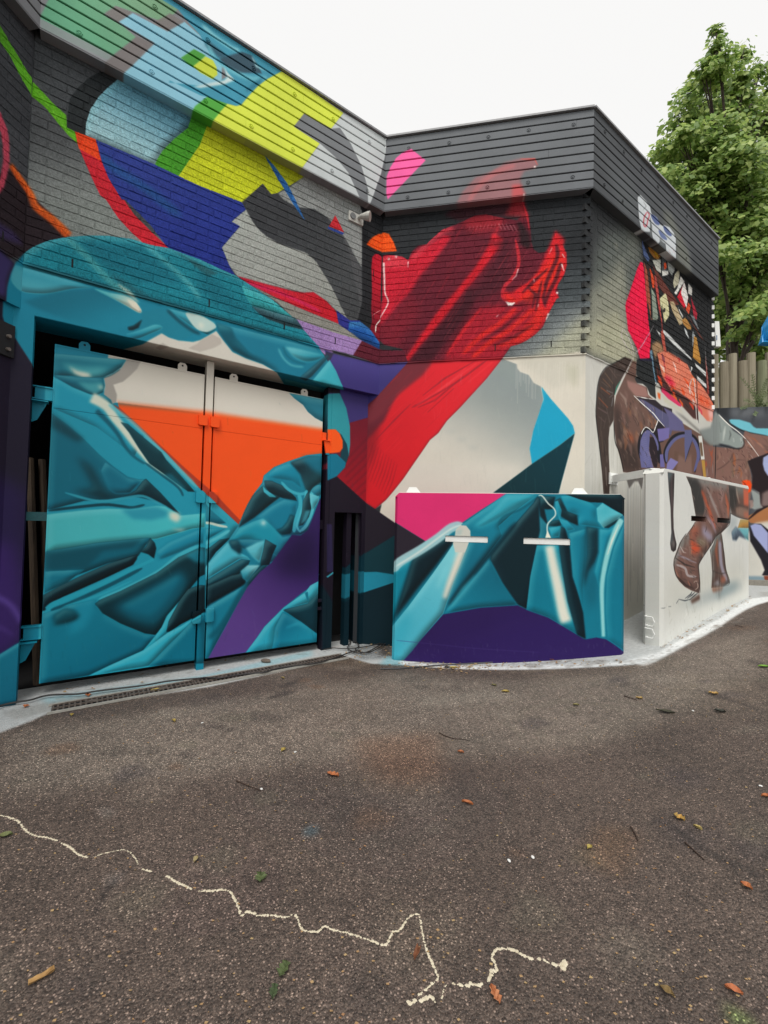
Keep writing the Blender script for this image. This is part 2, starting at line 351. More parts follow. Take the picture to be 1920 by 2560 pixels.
# far-left wall below the ledge and the jamb: purple cloth
PU = ['L', 'Q']
fill(PU, '#241f33', 'C-600,300 0,410 120,530 90,600 55,720 45,960 60,1010 120,1140 270,1370 300,1700 200,5000 -900,5000', 1)
fill('Q', '#493e73', 'C-300,300 0,420 110,520 60,650 45,800 -300,700', 10, .8)
fill(PU, '#2f2350', 'I-400,900 0,950 240,1100 240,1659 200,2900 -500,2800', 40, .9)
fill(PU, '#432c6c', 'J-400,100 100,200 200,600 180,1000 0,1110 -500,1300', 40, .9)
line(PU, '#66519a', 'J-200,560 0,650 110,730 180,860', 40, 14, .8); line(PU, '#5c478c', 'J-200,850 0,890 120,960', 30, 12, .6)
fill(PU, '#17798f', 'J190,1000 130,1030 0,1110 -500,1400 -500,2200 260,2200 260,1000', 1, 1, ('J0,1100', 'J100,1600', '#0f6a80'))
# ------------------------------------------------------------------ fascia boards, left
f = 'l'
fill(f, '#6fae8d', 'A440,-200 400,0 330,150 345,235 940,520 1010,440 1130,310 1000,200 860,120 960,50 1350,180 1450,110 1600,-100 1300,-400', 3, 1, ('A450,250', 'A1400,100', '#86ab8b'))
fill(f, '#9a9da0', 'A300,180 330,150 960,470 960,560 320,250', 4, .85)
fill(f, '#84807f', 'A1130,305 1290,360 1110,550 1020,620 850,540 960,440', .8)
fill(f, '#86817f', 'A870,110 960,50 1110,110 985,185', .8, .9); fill(f, '#86817f', 'A1270,190 1410,110 1540,190 1390,262', .8, .9)
fill(f, '#98c9d9', 'A1100,108 985,182 1285,357 1090,552 1010,620 1690,990 1840,700 1840,400 1700,330 1530,180 1390,262', .6, 1)
fill(f, '#4f9fb4', 'B-329,-10 -180,80 -100,180 0,290 50,380 90,460 150,520 200,560 220,640 130,690 0,710 -260,685 -250,672 -250,668 0,790 60,805 220,860 300,880 345,868 400,800 480,715 560,655 690,590 400,380 0,100 -200,-80', .8)
fill(f, '#55a245', 'A1500,480 1610,408 1705,460 1640,530 1600,555', .6)
fill(f, '#d2de54', 'B-58,550 45,468 110,500 138,560 145,620 100,655 0,600', .6)
fill(f, '#3d5866', 'B160,490 240,460 350,430 430,460 490,560 515,610 430,605 330,605 250,570', 3, .95)
fill(f, '#355b6b', 'B60,330 200,440 240,500 160,480 40,380', 7, .8)
line(f, '#9bd6de', 'B20,210 120,300 250,390 330,420', 26, 8, .8); line(f, '#8ed0d9', 'B60,360 130,500 230,570 420,650 560,640', 30, 9, .7)
fill(f, '#dfe9e6', 'B200,555 232,605 290,665 200,700 0,730 -60,720 200,665 222,640', 4, .9); line(f, '#b9e0e4', 'B430,470 470,550 560,590', 16, 6, .8)
line(f, '#2b6f86', 'B380,760 480,690 520,640', 36, 8, .6)
fill(f, '#dce860', 'B685,588 1190,938 1090,1068 865,942 780,1050 995,1190 850,1392 80,985 225,860 300,880 345,868 400,800 480,715 560,655', .5)
fill(f, '#5fb04e', 'B-40,880 60,803 225,860 100,1010 -70,930', .5)
fill(f, '#cdd3d3', 'B1190,938 1560,1140 1560,1300 1500,1450 1440,1620 1430,1700 1330,1640 850,1392 995,1190', .5)
fill(f, '#85888b', 'B865,942 1090,1068 1160,1060 1250,1190 1340,1380 1390,1550 1395,1700 1330,1650 1290,1560 1230,1430 1130,1310 995,1190 780,1050', .6)
fill(f, '#73777a', 'B1540,1270 1500,1450 1440,1620 1400,1720 1620,1760 1600,1250', .6)
f = 'm'
fill(f, '#f36fae', 'E425,405 545,500 230,825 218,780 220,640 250,560 300,480 360,430', .6)
fill(f, '#b57478', 'E800,860 850,760 960,640 1080,600 1200,520 1330,485 1450,488 1475,540 1440,565 1360,590 1330,650 1340,730 1372,792 1280,830', 6, .65)
line(f, '#c97a7c', 'E900,840 1000,700 1130,600 1290,540', 36, 10, .6); fill(f, '#d05a5c', 'E1260,700 1340,700 1372,792 1260,810', 7, .7)
dots(f, '#f0d8d4', 'E1450,555', 5, 2); dots(f, '#f0e0da', 'E1360,785', 4, 2); line(f, '#d9645e', 'E1330,490 1450,490 1472,540', 14, 4, .8)
f = 'r'
fill(f, '#777a72', 'Q860,400 980,450 1230,1000 1280,1330 1060,1120 1040,780 900,600', 12, .9)
fill(f, '#6a6f6f', 'Q250,150 500,100 520,560 250,330', 20, .6); fill(f, '#64686a', 'G700,500 900,600 950,850 750,700', 25, .6)
fill(f, '#3d4043', 'Q1250,900 1640,1200 1640,1600 1280,1330', 10, .8)
fill(f, '#cfd4d6', 'Q520,235 560,205 640,290 690,360 705,440 720,475 790,520 822,610 870,640 880,620 960,650 1020,730 1045,800 1050,1085 920,1000 905,880 830,850 805,880 730,800 715,720 580,710 545,560 530,400', 1)
fill(f, '#6d7273', 'Q690,500 720,640 720,900 690,730', 2, .9); fill(f, '#6e7374', 'Q825,800 905,900 910,1000 830,960', 2, .9)
line(f, '#c4616c', 'Q650,440 610,520 605,620 640,640 660,560 680,480 650,440', 13, 1); line(f, '#c4616c', 'Q625,560 660,540', 8, 1)
fill(f, '#5d6c96', 'Q700,490 740,480 800,540 822,600 805,625 750,590', 1, 1, None, None, True); fill(f, '#5d6c96', 'Q872,640 920,655 990,750 965,775 900,720', 1, 1, None, None, True)
fill(f, '#6b7aa0', 'Q808,700 850,712 920,800 915,830 845,790', 1, 1, None, None, True)
line(f, '#b46a62', 'Q950,960 975,1010', 5, 1); line(f, '#b46a62', 'Q1000,940 1030,1000', 5, 1); line(f, '#3a3d40', 'Q600,300 640,360 590,420', 4, 1)
# ------------------------------------------------------------------ middle wall
f = ['M']
fill(f, '#5c6366', 'Z1250,860 1330,780 1420,680 1560,600 1560,900 1200,910', 45, .9)
fill(f, '#8f9595', 'Z1230,900 1300,845 1380,790 1560,720 1560,920 1220,920', 32, .9); fill(f, '#b4b5a2', 'Z1340,890 1400,840 1450,790 1560,780 1560,920 1330,915', 20, .95)
fill(f, '#ded9cc', 'F1180,980 1700,950 1950,900 1950,3000 0,3000 300,1650', .5); fill(f, '#d2cfc2', 'H0,640 560,620 560,760 300,900 0,700', 14, .8)
fill(f, '#bdbca6', 'H380,700 480,720 470,900 420,850', 14, .6)
fill(f, '#9aa3a2', 'F1180,985 1300,1030 1305,1065 1330,1095 1400,1120 1440,1185 1500,1215 1520,1320 1500,1400 1440,1580 1420,1659 M1575,420 1600,540 1280,760 500,760 290,905 380,830 440,760 520,660 F580,1659 720,1500 830,1390 940,1270 1050,1150', .6, 1, ('F1300,1200', 'M1000,600', '#d6d2c7'))
for i in range(9): line(f, '#aeb4b1', 'M%d,%d %d,%d' % (700+i*90, 120+(i*67) % 300, 780+i*90, 130+(i*67) % 300), 60, 16, .4)
fill(f, '#d6d2c8', 'M600,540 1500,540 1500,780 500,780', 20, .8)
fill(f, '#27a9c8', 'H178,885 250,980 400,1150 440,1210 455,1270 330,1370 100,1528 80,1400 110,1250 160,1100 195,990', .6)
fill(f, '#07414c', 'H455,1272 350,1659 O515,0 485,120 M1270,770 1500,600 H100,1525 330,1370', .7, 1, ('H400,1350', 'O100,60', '#0c3a42'))
line(f, '#e9e7df', 'H455,1280 360,1640 O490,110', 9, 4, .6)
G_ = 'E190,1290 230,1285 270,1290 350,1300 400,1330 430,1260 480,1210 550,1200 600,1150 680,1080 850,1010 950,960 1050,950 1180,980 1300,1000 1345,960 1290,780 1355,780 1370,880 1400,960 1415,1080 1420,1180 1440,1240 1480,1270 1540,1260 1580,1210 1617,1115 G340,1180 385,1290 380,1400 360,1460 315,1530 H310,60 320,130 290,180 260,230 230,290 190,390 130,450 60,500 0,530 F1400,840 1250,885 1180,985 1050,1150 940,1270 830,1390 720,1500 650,1600 580,1659 M520,660 440,760 380,830 290,905 200,845 100,780 -100,600 F60,1900 -300,1900 -100,1500 130,1310 400,1015 350,905 200,870 150,820 100,700 185,500 190,160'
fill(['M', 'p'], '#702b3a', G_, .8)
CL = G_
fill(f, '#cf3045', 'F185,130 280,110 400,160 440,110 560,50 700,-40 760,-20 640,140 500,300 420,430 300,560 240,640 150,720 185,500', 8, .95, None, CL)
fill(f, '#dc5662', 'F190,150 280,120 390,160 400,220 330,230 190,240', 4, .7, None, CL)
line(f, '#d95260', 'E430,1330 520,1230 640,1120 780,1060', 36, 10, .8, None, CL)
fill(f, '#cf2b3a', 'E1100,1100 F1190,0 1160,60 1000,270 850,450 640,720 500,880 410,1005 360,1005 500,800 640,600 800,420 960,220 1060,60', 7, .95, None, CL)
fill(f, '#9a2f40', 'F120,700 240,640 420,430 500,600 380,780 300,900 200,870 150,800', 20, .55, None, CL)
fill(f, '#4a2630', 'F900,400 760,600 640,740 480,920 400,1008 590,1008 700,860 800,740 900,600 1000,420', 10, .8, None, CL)
fill(f, '#4a2832', 'F1000,0 1250,0 1230,300 1150,420 1000,500 950,420 1100,200 1180,80', 12, .55, None, CL)
fill(f, '#b32d3e', 'F1030,560 1300,520 1500,420 1600,420 1580,600 1500,720 1400,820 1250,880 1180,985 990,1010 690,1010 760,850 900,680', 16, .9, None, CL)
fill(f, '#e23c36', 'F1500,400 1590,400 1600,560 1500,720 1400,830 1250,880 1100,900 1300,790 1430,650', 12, .85, None, CL)
for a_, b_ in (('F1300,560 1150,700 1000,800 850,950', '#e03a35'), ('F1450,560 1250,740 1080,850 930,980', '#df3b34'), ('F1010,560 850,760 720,960', '#d5323c')):
    line(f, b_, a_, 30, 8, .8, None, CL)
for a_ in ('F1380,560 1200,720 1000,850', 'F1440,700 1280,800 1100,880', 'F900,640 800,780 700,930', 'F1240,560 1150,640'): line(f, '#5a2430', a_, 24, 8, .75, None, CL)
rn = random.Random(77)
for i in range(150):                                    # bristle streaks running down the stroke
    x, y = rn.uniform(200, 1500), rn.uniform(-200, 900); l_ = rn.uniform(60, 260)
    line(f, rn.choice(['#e2505a', '#d23a48', '#c22c3c', '#5c2230', '#e86a6c', '#8a2a38']), 'F%.0f,%.0f %.0f,%.0f' % (x, y, x-l_*.62, y+l_), rn.uniform(3, 8), 1.5, .5, None, CL)
# translucent part behind
fill(f, '#4b2c34', 'E700,960 850,830 1250,820 1350,790 1345,960 1180,980 1050,950 950,960 850,1010', 8, .9)
fill(f, '#a93a42', 'E1220,800 1340,790 1375,900 1400,980 1200,960 1250,880', 10, .8); fill(f, '#a83540', 'E880,960 1050,930 1200,980 1150,1080 950,1100 850,1040', 16, .8, None, CL)
line(f, '#d64048', 'E1345,840 1385,960 1405,1080', 14, 3, .8); line(f, '#d8404c', 'E1170,990 1120,1120 1130,1200', 22, 9, .6, None, CL)
for i in range(9): line(f, '#e8b8b4', 'E%d,%d %d,%d' % (905+i*30, 1080-i*3, 915+i*30, 1050-i*3), 6, 1, .8)
for i in range(5): line(f, '#f0d0c8', 'E%d,%d %d,%d' % (1150+i*30, 1025+i*2, 1175+i*32, 1075+i*4), 7, 1, .9)
fill(f, '#2e2629', 'E1300,1010 1340,1020 1400,1100 1420,1200 1400,1240 1330,1200 1320,1090', 6, .8)
line(f, '#c63c48', 'F1290,0 1312,110 1312,220 1260,320 1205,380 1180,450 1210,500 1300,500 1400,440 1500,330', 24, 2, .95)
fill(f, '#d0323c', 'F1180,470 1190,420 1250,440 1400,350 1480,260 1540,120 1590,0 1620,-80 1700,0 1640,200 1560,300 1440,420 1330,500 1230,520', 6, .95, None, None)
fill(f, '#d3323a', 'G290,1115 345,1190 385,1270 388,1370 365,1450 320,1520 290,1590 325,1640 H300,160 240,270 150,200 60,150 0,180 -60,120 0,60 60,30 G150,1440 200,1350 250,1230 280,1160', 2.5, .95)
fill(f, '#e4402f', 'G150,1450 240,1350 290,1260 360,1300 330,1440 220,1600 60,1700 0,1659', 14, .7)
for a_ in ('G300,1200 310,1300 250,1440 200,1560', 'G340,1350 300,1480 240,1600 200,1700', 'H60,60 130,120 100,240', 'H180,10 150,140 130,260', 'F1550,350 1520,480 1540,560', 'G230,1400 100,1520 20,1600'): line(f, '#5c2632', a_, 26, 6, .85)
fill(f, '#542734', 'F1190,500 1380,500 1480,400 1400,560 1200,560', 10, .5)
fill(f, '#e43a2e', 'F1200,440 1300,500 1400,440 1300,530 1220,520', 6, .7)
for a_, w_ in (('F197,190 203,330 208,440 235,515 195,600 150,670', 13), ('F150,670 128,700 126,760', 6), ('F1312,240 1295,300 1262,330', 7), ('F400,180 398,230', 8), ('G345,1360 365,1420', 12), ('G350,1280 372,1310', 9), ('F1560,610 1545,660', 7), ('G265,1230 240,1280', 5), ('F1440,320 1445,350', 6), ('F1130,640 1150,620', 6), ('H240,280 215,330', 7), ('F1480,530 1475,560', 6)):
    line(f, '#f0e3de', a_, w_, 1, .95, w_*.5)
fill(f, '#efe4e0', 'F1205,510 1240,520 1290,520 1265,545 1230,548', 1); dots(f, '#f4e6e0', 'F240,160 F300,140', 5, 3)
dots(f, '#f4e6e0', 'F1635,440', 5, 2)
# the cloth on the smooth concrete
f = ['M', 'p']
CC = 'F-400,1900 400,1010 1250,960 1180,985 1050,1150 940,1270 830,1390 720,1500 650,1600 580,1659 M520,660 440,760 380,830 290,905 200,845 100,780 -100,600'
fill(['M'], '#df2f3c', 'F590,1012 1180,985 1050,1150 940,1270 830,1390 720,1500 650,1600 580,1659 M520,660 440,760 380,830 290,905 205,850 215,560 F60,1659 200,1500 300,1280 480,1130', 8, 1, ('F900,1000', 'M300,500', '#cf2732'), CC)
fill(['M'], '#7f3540', 'F400,1012 600,1012 520,1120 330,1270 150,1480 60,1540 60,1400 130,1310', 8, .95, None, CC)
for a_ in ('F1060,990 800,1180 560,1320 430,1390', 'F960,1000 700,1150 520,1290', 'F860,1130 620,1330 480,1390', 'F780,1230 560,1430', 'F420,1360 280,1500 130,1659'): line(['M'], '#a52a38', a_, 13, 3.5, .8, None, CC)
for a_ in ('F1000,1000 720,1200 470,1370', 'F880,1060 650,1260', 'F1100,1010 900,1180'): line(['M'], '#ef5258', a_, 16, 6, .6, None, CC)
for i in range(90):
    x, y = rn.uniform(200, 1250), rn.uniform(1010, 1659); l_ = rn.uniform(60, 220)
    line(['M'], rn.choice(['#f0545a', '#c82634', '#b32432', '#ee4a50']), 'F%.0f,%.0f %.0f,%.0f' % (x, y, x-l_*.8, y+l_*.8), rn.uniform(3, 8), 1.5, .45, None, CC)
for i in range(11):
    x0 = 225+i*22; line(['M'], '#9c2230', 'M%d,%d %d,%d %d,%d' % (x0+30, 330+i*20, x0-10, 460+i*22, x0-60, 600+i*20), 9, 3, .55, None, CC)
fill(['M'], '#6f1c2a', 'M220,250 330,200 300,420 240,560 215,800', 16, .5, None, CC)
fill(['M'], '#2b2430', 'M200,845 290,905 445,1012 600,1130 600,1700 150,1700 150,810', .5)
fill(['M'], '#113f48', 'M600,1040 440,1130 180,1290 150,1440 600,1450', .6); fill(['M'], '#2b90a6', 'M150,1430 300,1425 600,1470 600,1490 435,1520 180,1605', .6); fill(['M'], '#0c2c35', 'M600,1485 435,1520 150,1615 150,2100 600,2100', .6)
for i in range(46):                                    # thin runs of old paint under the ledge
    x = 1520+i*4.1+random.random()*3; line(['M', 'R'], '#b9b9a8', 'Z%.1f,%.1f %.1f,%.1f' % (x-40, 905+random.random()*30, x-42, 985+random.random()*280), 1.6, .6, .45)
for i in range(40):
    x = 1290+i*4.2+random.random()*3; line(['M'], '#f4f2ea', 'Z%.1f,%.1f %.1f,%.1f' % (x, 900+random.random()*25, x-1, 950+random.random()*60), 2.2, .7, .5)
# recess pier by the gate
f = ['p']
fill(f, '#4a417b', 'K1240,270 1560,320 1560,480 1405,525 1240,600', .5)
fill(f, '#7c2436', 'K1405,522 1560,478 1560,1205 1400,1080 1300,965 1370,880 1405,780', .6, 1, ('K1450,500', 'K1480,1100', '#a11f2f'))
for i in range(7): line(f, '#55202f', 'K%d,%d %d,%d' % (1560, 640+i*70, 1350+i*10, 860+i*55), 18, 6, .6)
fill(f, '#241d2c', 'K1300,965 1560,1200 1560,1700 1245,1700 1245,990', .5); fill(f, '#0e3b47', 'L1800,350 1530,440 1300,640 1300,2000 1800,2000', .6); fill(f, '#2f8ba0', 'L1300,640 1520,590 1700,610 1700,720 1500,770 1300,860', 2, .7); fill(f, '#0b2a34', 'L1500,780 1700,730 1700,2000 1180,2000 1180,700 1300,900', 3, .9)
fill(f, '#3f9ea8', 'K1225,280 1325,275 1380,400 1410,550 1412,700 1400,800 1380,760 1330,640 1290,580 1225,600', .5)
fill(f, '#1a4c57', 'K1300,590 1340,620 1385,700 1400,790 1370,880 1330,800 1345,700', 2); fill(f, '#1c7f97', 'K1225,780 1300,778 1375,850 1370,890 1300,965 1225,1000', .8)
fill(f, '#f26a2a', 'K1225,575 1290,575 1325,610 1350,670 1350,730 1325,765 1225,778', .5, 1, None, None, False)
line(f, '#4aa9b8', 'L1220,640 1275,600', 30, 1); fill(f, '#3d3560', 'L1220,200 1260,200 1270,590 1220,600', 1, .7)
fill(['L'], '#f26a2a', 'D1380,370 1400,340 1430,310 1475,285 1530,278 1530,442 1450,410', .4); fill(['M'], '#f26a2a', 'E180,1100 210,1103 240,1112 280,1180 295,1220 306,1257 180,1266', .4)
fill(['L'], '#c92a40', 'D1425,700 1420,560 1428,475 1450,450 1480,450 1500,470 1530,485 1530,1250 1510,1240 1480,1170 1410,1075 1425,1000 1418,900 1424,800', .5, 1, ('D1450,500', 'D1450,1150', '#8c2435'))
line(['L'], '#2a2528', 'D1440,570 1435,620 1445,660', 6, .4); line(['L'], '#2a2528', 'D1440,900 1438,1000', 5, .4); line(['L'], '#e9b0b0', 'D1425,960 1470,930 1530,900', 4, .6); line(['L'], '#f0e3de', 'D1530,940 1500,990 1460,1040 1455,1100', 8, .6)
# ------------------------------------------------------------------ the gate
f = 'G'
fill(f, '#c9c5ba', 'I900,-60 1300,-40 1500,-20 K200,-60 330,20 1250,180 1250,650 200,450 I1659,440 940,350 860,250', .5, 1, ('K600,200', 'K600,420', '#dcd8cd'))
fill(f, '#a8a49d', 'I1045,-10 1170,0 1140,70 1080,130 1020,180 940,205 970,290 965,350 930,365 900,320 860,285 870,210 855,150 940,110 1010,60', 1)
fill(f, '#f15f24', 'I850,345 1659,425 K200,428 1260,585 1260,900 490,1500 300,1400 I1500,1200', 11, 1, None, 'I935,200 1659,270 K1180,300 1180,775 1050,790 900,840 780,890 695,960 680,1020 620,1100 560,1200 520,1290 490,1368 300,1195 0,905 I1380,770 1000,440')
fill(f, '#a8412f', 'I930,365 990,395 1659,1010 K0,860 310,1130 500,1330 485,1375 300,1200 0,950 I1659,1075 1380,775 1100,520 1000,440', 1, .9)
fill(f, '#2c8093', 'K905,275 1260,340 1260,530 1180,512 1120,480 1060,430 1020,372 950,320', .6)
fill(f, '#f15f24', 'K1172,590 1262,575 1262,772 1172,778', .5)
# left leaf cloth
TL = 'I380,-50 430,-50 1045,0 1000,60 860,140 870,210 855,290 930,370 1000,440 1380,775 1659,1080 K0,910 300,1195 490,1370 410,1490 230,1659 L400,350 60,740 0,820 -50,900 -50,1800 J1659,1700 300,1700'
fill(f, '#2a99ae', TL, .5)
fill(f, '#1f7789', 'I420,-60 1045,0 1010,60 940,110 860,145 760,152 600,135 440,130', .6, 1, ('I500,0', 'I950,60', '#2c8595'))
fill(f, '#5fb0b5', 'I500,20 700,60 900,60 840,120 740,145 620,120', 14, .8); fill(f, '#e9e2cf', 'I570,50 640,90 740,110 760,140 690,145 620,115', 8, .9); line(f, '#0b4f5e', 'I600,140 760,158 900,135 1000,75', 7, 2, .7)
fill(f, '#176c7f', 'I440,120 620,140 850,150 870,210 855,270 800,295 700,280 600,230 440,135', 1); fill(f, '#59abb2', 'I640,180 760,190 850,180 860,240 800,285 720,250', 9, .8); dots(f, '#d8ddcb', 'I835,225', 9, 9, .8)
fill(f, '#1e7789', 'I800,300 860,290 920,330 935,370 880,360', 2)
fill(f, '#279bb2', 'I430,130 600,225 800,305 930,370 1000,440 1200,620 1120,800 800,560 430,400', 1)
line(f, '#e0e2d0', 'I760,310 880,380 950,480 1030,580 1110,690 1190,790 1270,880 1420,980 1510,1060', 74, 9, .95, 12); line(f, '#74c0c8', 'I900,370 1100,520 1350,770 1640,1060', 26, 5, .8)
fill(f, '#0d3f49', 'I1000,515 1060,530 1200,650 1340,765 1380,830 1500,960 1620,1095 1560,1092 1380,960 1240,860 1150,730 1070,600', 1.5, 1, ('I1050,560', 'I1400,900', '#0a3d46'))
fill(f, '#19788b', 'I1350,950 1420,940 1560,1080 1500,1060', 8, .7)
line(f, '#0f5d6e', 'I800,420 900,520 980,620 1040,720 1110,800 1200,860', 34, 6, .9, 14); line(f, '#0d5161', 'I1200,850 1350,960 1480,1060 1520,1130', 16, 4, .8)
fill(f, '#0f6c80', 'I420,440 560,540 700,660 830,790 960,900 1060,970 1150,990 1215,990 1330,1100 1490,1275 1300,1175 1100,1130 900,1160 700,1170 430,1240 385,1240', 1)
fill(f, '#083e49', 'I430,440 560,540 700,660 640,680 500,600 430,560', 12, .75); fill(f, '#0a3b45', 'I640,800 760,880 850,1040 900,1090 1040,1120 860,1160 600,1090 780,1060', 16, .85)
fill(f, '#08323c', 'I1210,985 1330,1100 1495,1280 1300,1178 1160,1130 1000,1150 1130,1080 1180,1010', 3)
fill(f, '#147389', 'I830,920 870,1010 905,1075 960,1110 1080,1105 1170,1010 1060,975 960,900 870,840', 5, .9)
line(f, '#3aa0b3', 'I540,1100 760,1162 900,1168 1050,1142 1180,1128 1300,1180 1430,1250', 18, 3, .9); line(f, '#0a414d', 'I400,1250 600,1225 860,1200 1000,1212 1100,1225 1200,1200', 20, 3.5, .95)
fill(f, '#4fbcc3', 'I385,1280 700,1245 900,1232 1080,1238 1300,1208 1370,1215 1490,1290 1700,1270 1700,1390 1600,1400 1300,1485 900,1520 378,1592', 2, 1, ('I1300,1250', 'I700,1450', '#52b8bd'))
fill(f, '#2d92a8', 'I1000,1240 1300,1215 1400,1260 1380,1300 1250,1330 1100,1320', 10, .8); fill(f, '#e3e0cd', 'I1400,1260 1480,1265 1500,1310 1470,1350 1410,1320', 9, .9); fill(f, '#cfd9cc', 'I1410,1400 1480,1400 1550,1400 1500,1420', 8, .8)
fill(f, '#1d88a0', 'J1290,260 1400,180 1659,70 K200,1400 200,1530 J1659,200 1450,290 1320,340', 8, .9); line(f, '#4db4c3', 'J1659,210 1480,300 1300,440 1000,590 820,660', 30, 4, .95)
fill(f, '#0f687b', 'J375,265 800,190 1220,148 1255,150 1175,262 1150,300 900,360 720,430 370,560', 1); fill(f, '#0b4c5a', 'J375,265 1200,155 1100,230 850,260 720,400 375,420', 10, .7)
fill(f, '#0a2f39', 'J1245,148 1285,190 1297,235 1278,322 1230,285 1165,264 1215,215', .8)
fill(f, '#177b90', 'J370,425 700,410 560,520 365,610', 4, .9)
fill(f, '#06252e', 'J355,625 500,545 700,450 900,362 1145,283 1135,325 1105,372 900,470 700,560 520,640 420,700 370,752 350,755', .7)
line(f, '#2fa3b7', 'J390,745 440,700 560,650 800,550 1000,455 1275,325', 42, 3, 1, 20); line(f, '#0c5363', 'J420,750 560,700 760,610 950,520 1180,400', 26, 5, .9); line(f, '#35a7ba', 'J360,760 450,775 540,720 620,690 860,610 1100,500', 14, 2, .9)
fill(f, '#137a90', 'J350,780 600,700 800,660 800,720 860,790 1000,870 1200,950 1290,960 1230,1040 1190,1085 740,1290 330,1365', 3, .95, ('J700,900', 'J900,1200', '#0e6f86'))
fill(f, '#2391a8', 'J640,680 800,660 790,740 700,900 560,960', 16, .8)
fill(f, '#0a4854', 'J440,790 540,732 620,748 665,790 640,830 560,860 450,880', 9, .85)
fill(f, '#073640', 'J788,695 830,662 1000,590 1300,440 1480,310 1545,280 1659,228 1700,230 1700,450 1659,470 1560,590 1450,720 1380,800 1345,890 1290,955 1200,942 1000,860 850,775', .8)
fill(f, '#117288', 'J950,720 1200,590 1500,420 1540,500 1500,600 1380,760 1270,860 1100,820', 22, .95); fill(f, '#2997ad', 'J1540,290 1659,240 1700,240 1700,360 1620,350', 8, .7)
fill(f, '#2ea4b8', 'J1560,590 1640,550 1700,540 1700,760 1500,870 1400,935 1320,1000 1240,1060 1180,1090 1290,960 1340,890 1390,790 1450,720', 2)
fill(f, '#06262f', 'J1380,925 1400,840 1500,650 1560,572 1659,540 1700,540 1700,760 1500,865 1400,932', .8)
fill(f, '#38acc0', 'J1390,935 1500,880 1650,785 1700,770 1620,840 1430,1010 1235,1212 735,1292 900,1210 1190,1080', 1.5)
fill(f, '#0f7389', 'J1430,1010 1600,830 1700,790 1700,1190 1235,1212', 1)
# centre post and the cloth right of it
BOUND[0] = 'Z514,800 900,800 900,1800 514,1800'
fill(f, '#35a2b5', 'K160,1068 300,1195 490,1370 400,1500 160,1700', .5)
fill(f, '#15606f', 'K-10,950 60,1000 130,1090 150,1110 60,1060 -10,1020', 2); fill(f, '#1a7488', 'K180,1150 250,1240 385,1355 300,1365 210,1345 185,1300', 3)
line(f, '#d7dfd0', 'K150,1350 240,1352 320,1372 395,1388', 18, 4, .9); fill(f, '#1f8aa0', 'K-20,1440 150,1400 400,1392 250,1480 0,1610', 4, .9); line(f, '#5cbcc8', 'K-20,1650 150,1550 300,1480 412,1412', 22, 3, 1)
fill(f, '#07303a', 'K415,1475 300,1600 L250,520 150,620 60,735 0,820 -20,640 -20,480 60,440 240,400 330,330', 2, 1, None, None); fill(f, '#12667a', 'L-20,500 100,560 240,545 160,620 0,760', 8, .8); fill(f, '#2e96aa', 'L-20,460 240,420 240,545 100,530 -20,480', 10, .6)
# right leaf cloth
fill(f, '#1f8298', 'K695,960 780,890 900,840 1050,790 1180,778 1200,778 1175,1100 1130,1190 1090,1330 1060,1420 1000,1450 930,1452 890,1550 810,1659 L740,520 680,550 560,740 400,1010 240,1310 200,1400 -20,1500 -20,760 60,740 160,620 300,430 405,335 K480,1380 520,1290 560,1200 620,1100 685,1020', .6)
fill(f, '#1c8fa8', 'K700,970 790,890 920,845 980,950 1020,1080 930,1010 800,990', 6, .9)
fill(f, '#15343d', 'K915,850 1060,800 1180,800 1180,1010 1110,1055 1060,1120 1045,1080 1000,950', 5, .95, ('K1000,850', 'K1150,1000', '#1f4a52')); fill(f, '#1c7f97', 'K1000,810 1190,780 1185,960 1090,900', 12, .8)
fill(f, '#153c46', 'K690,1040 600,1130 540,1250 485,1392 620,1310 750,1200 840,1130 740,1110', 4, 1, ('K520,1350', 'K700,1100', '#143840')); fill(f, '#14333c', 'K700,1000 760,1003 870,1050 960,1140 972,1172 860,1150 740,1100 705,1050', 2)
fill(f, '#1a8099', 'K500,1390 620,1310 760,1205 860,1150 970,1170 965,1330 900,1450 820,1460 740,1380 640,1320', 6, .9)
fill(f, '#47b1c2', 'K685,1040 712,1075 800,1138 745,1135 695,1095', 1)
fill(f, '#0b3f4b', 'K915,1280 960,1300 955,1370 920,1445 850,1455 790,1415 850,1390 890,1340', 5, .95)
fill(f, '#2497ab', 'K490,1395 600,1340 690,1310 760,1370 850,1470 930,1450 880,1560 820,1640 700,1560 600,1490 420,1495', 4, .95); dots(f, '#f2f2e4', 'K692,1352', 8, 6, .95); dots(f, '#8fd0d6', 'K692,1352', 18, 10, .5)
line(f, '#49b3c5', 'K840,1010 900,1075 980,1110 1035,1105 1055,1080', 20, 3, .95); line(f, '#49b3c5', 'K985,1110 1000,1200 960,1330 945,1430', 26, 3, .95); line(f, '#59c0cf', 'K1045,1090 1030,1180 990,1300 970,1380 1000,1430', 14, 2, .95)
line(f, '#5cc2d0', 'K1160,1040 1100,1090 1085,1180 1100,1240 1050,1370 990,1425', 22, 2, .95); fill(f, '#173c46', 'K1020,1170 1050,1110 1075,1100 1090,1230 1070,1300 1020,1370 985,1378 1010,1270', 2, .95); fill(f, '#4a9fae', 'K1040,1250 1085,1245 1050,1330 1000,1365', 4, .8)
fill(f, '#66c3d0', 'K1075,1105 1155,1130 1150,1170 1100,1250 1080,1180', 1.5, .9); fill(f, '#2c8296', 'K1085,1090 1120,1050 1180,1035 1180,1110 1140,1130', 2)
fill(f, '#4fb5c7', 'L400,350 430,400 560,470 582,498 520,488 490,492 250,640 60,742 100,690 240,520', 1.2)
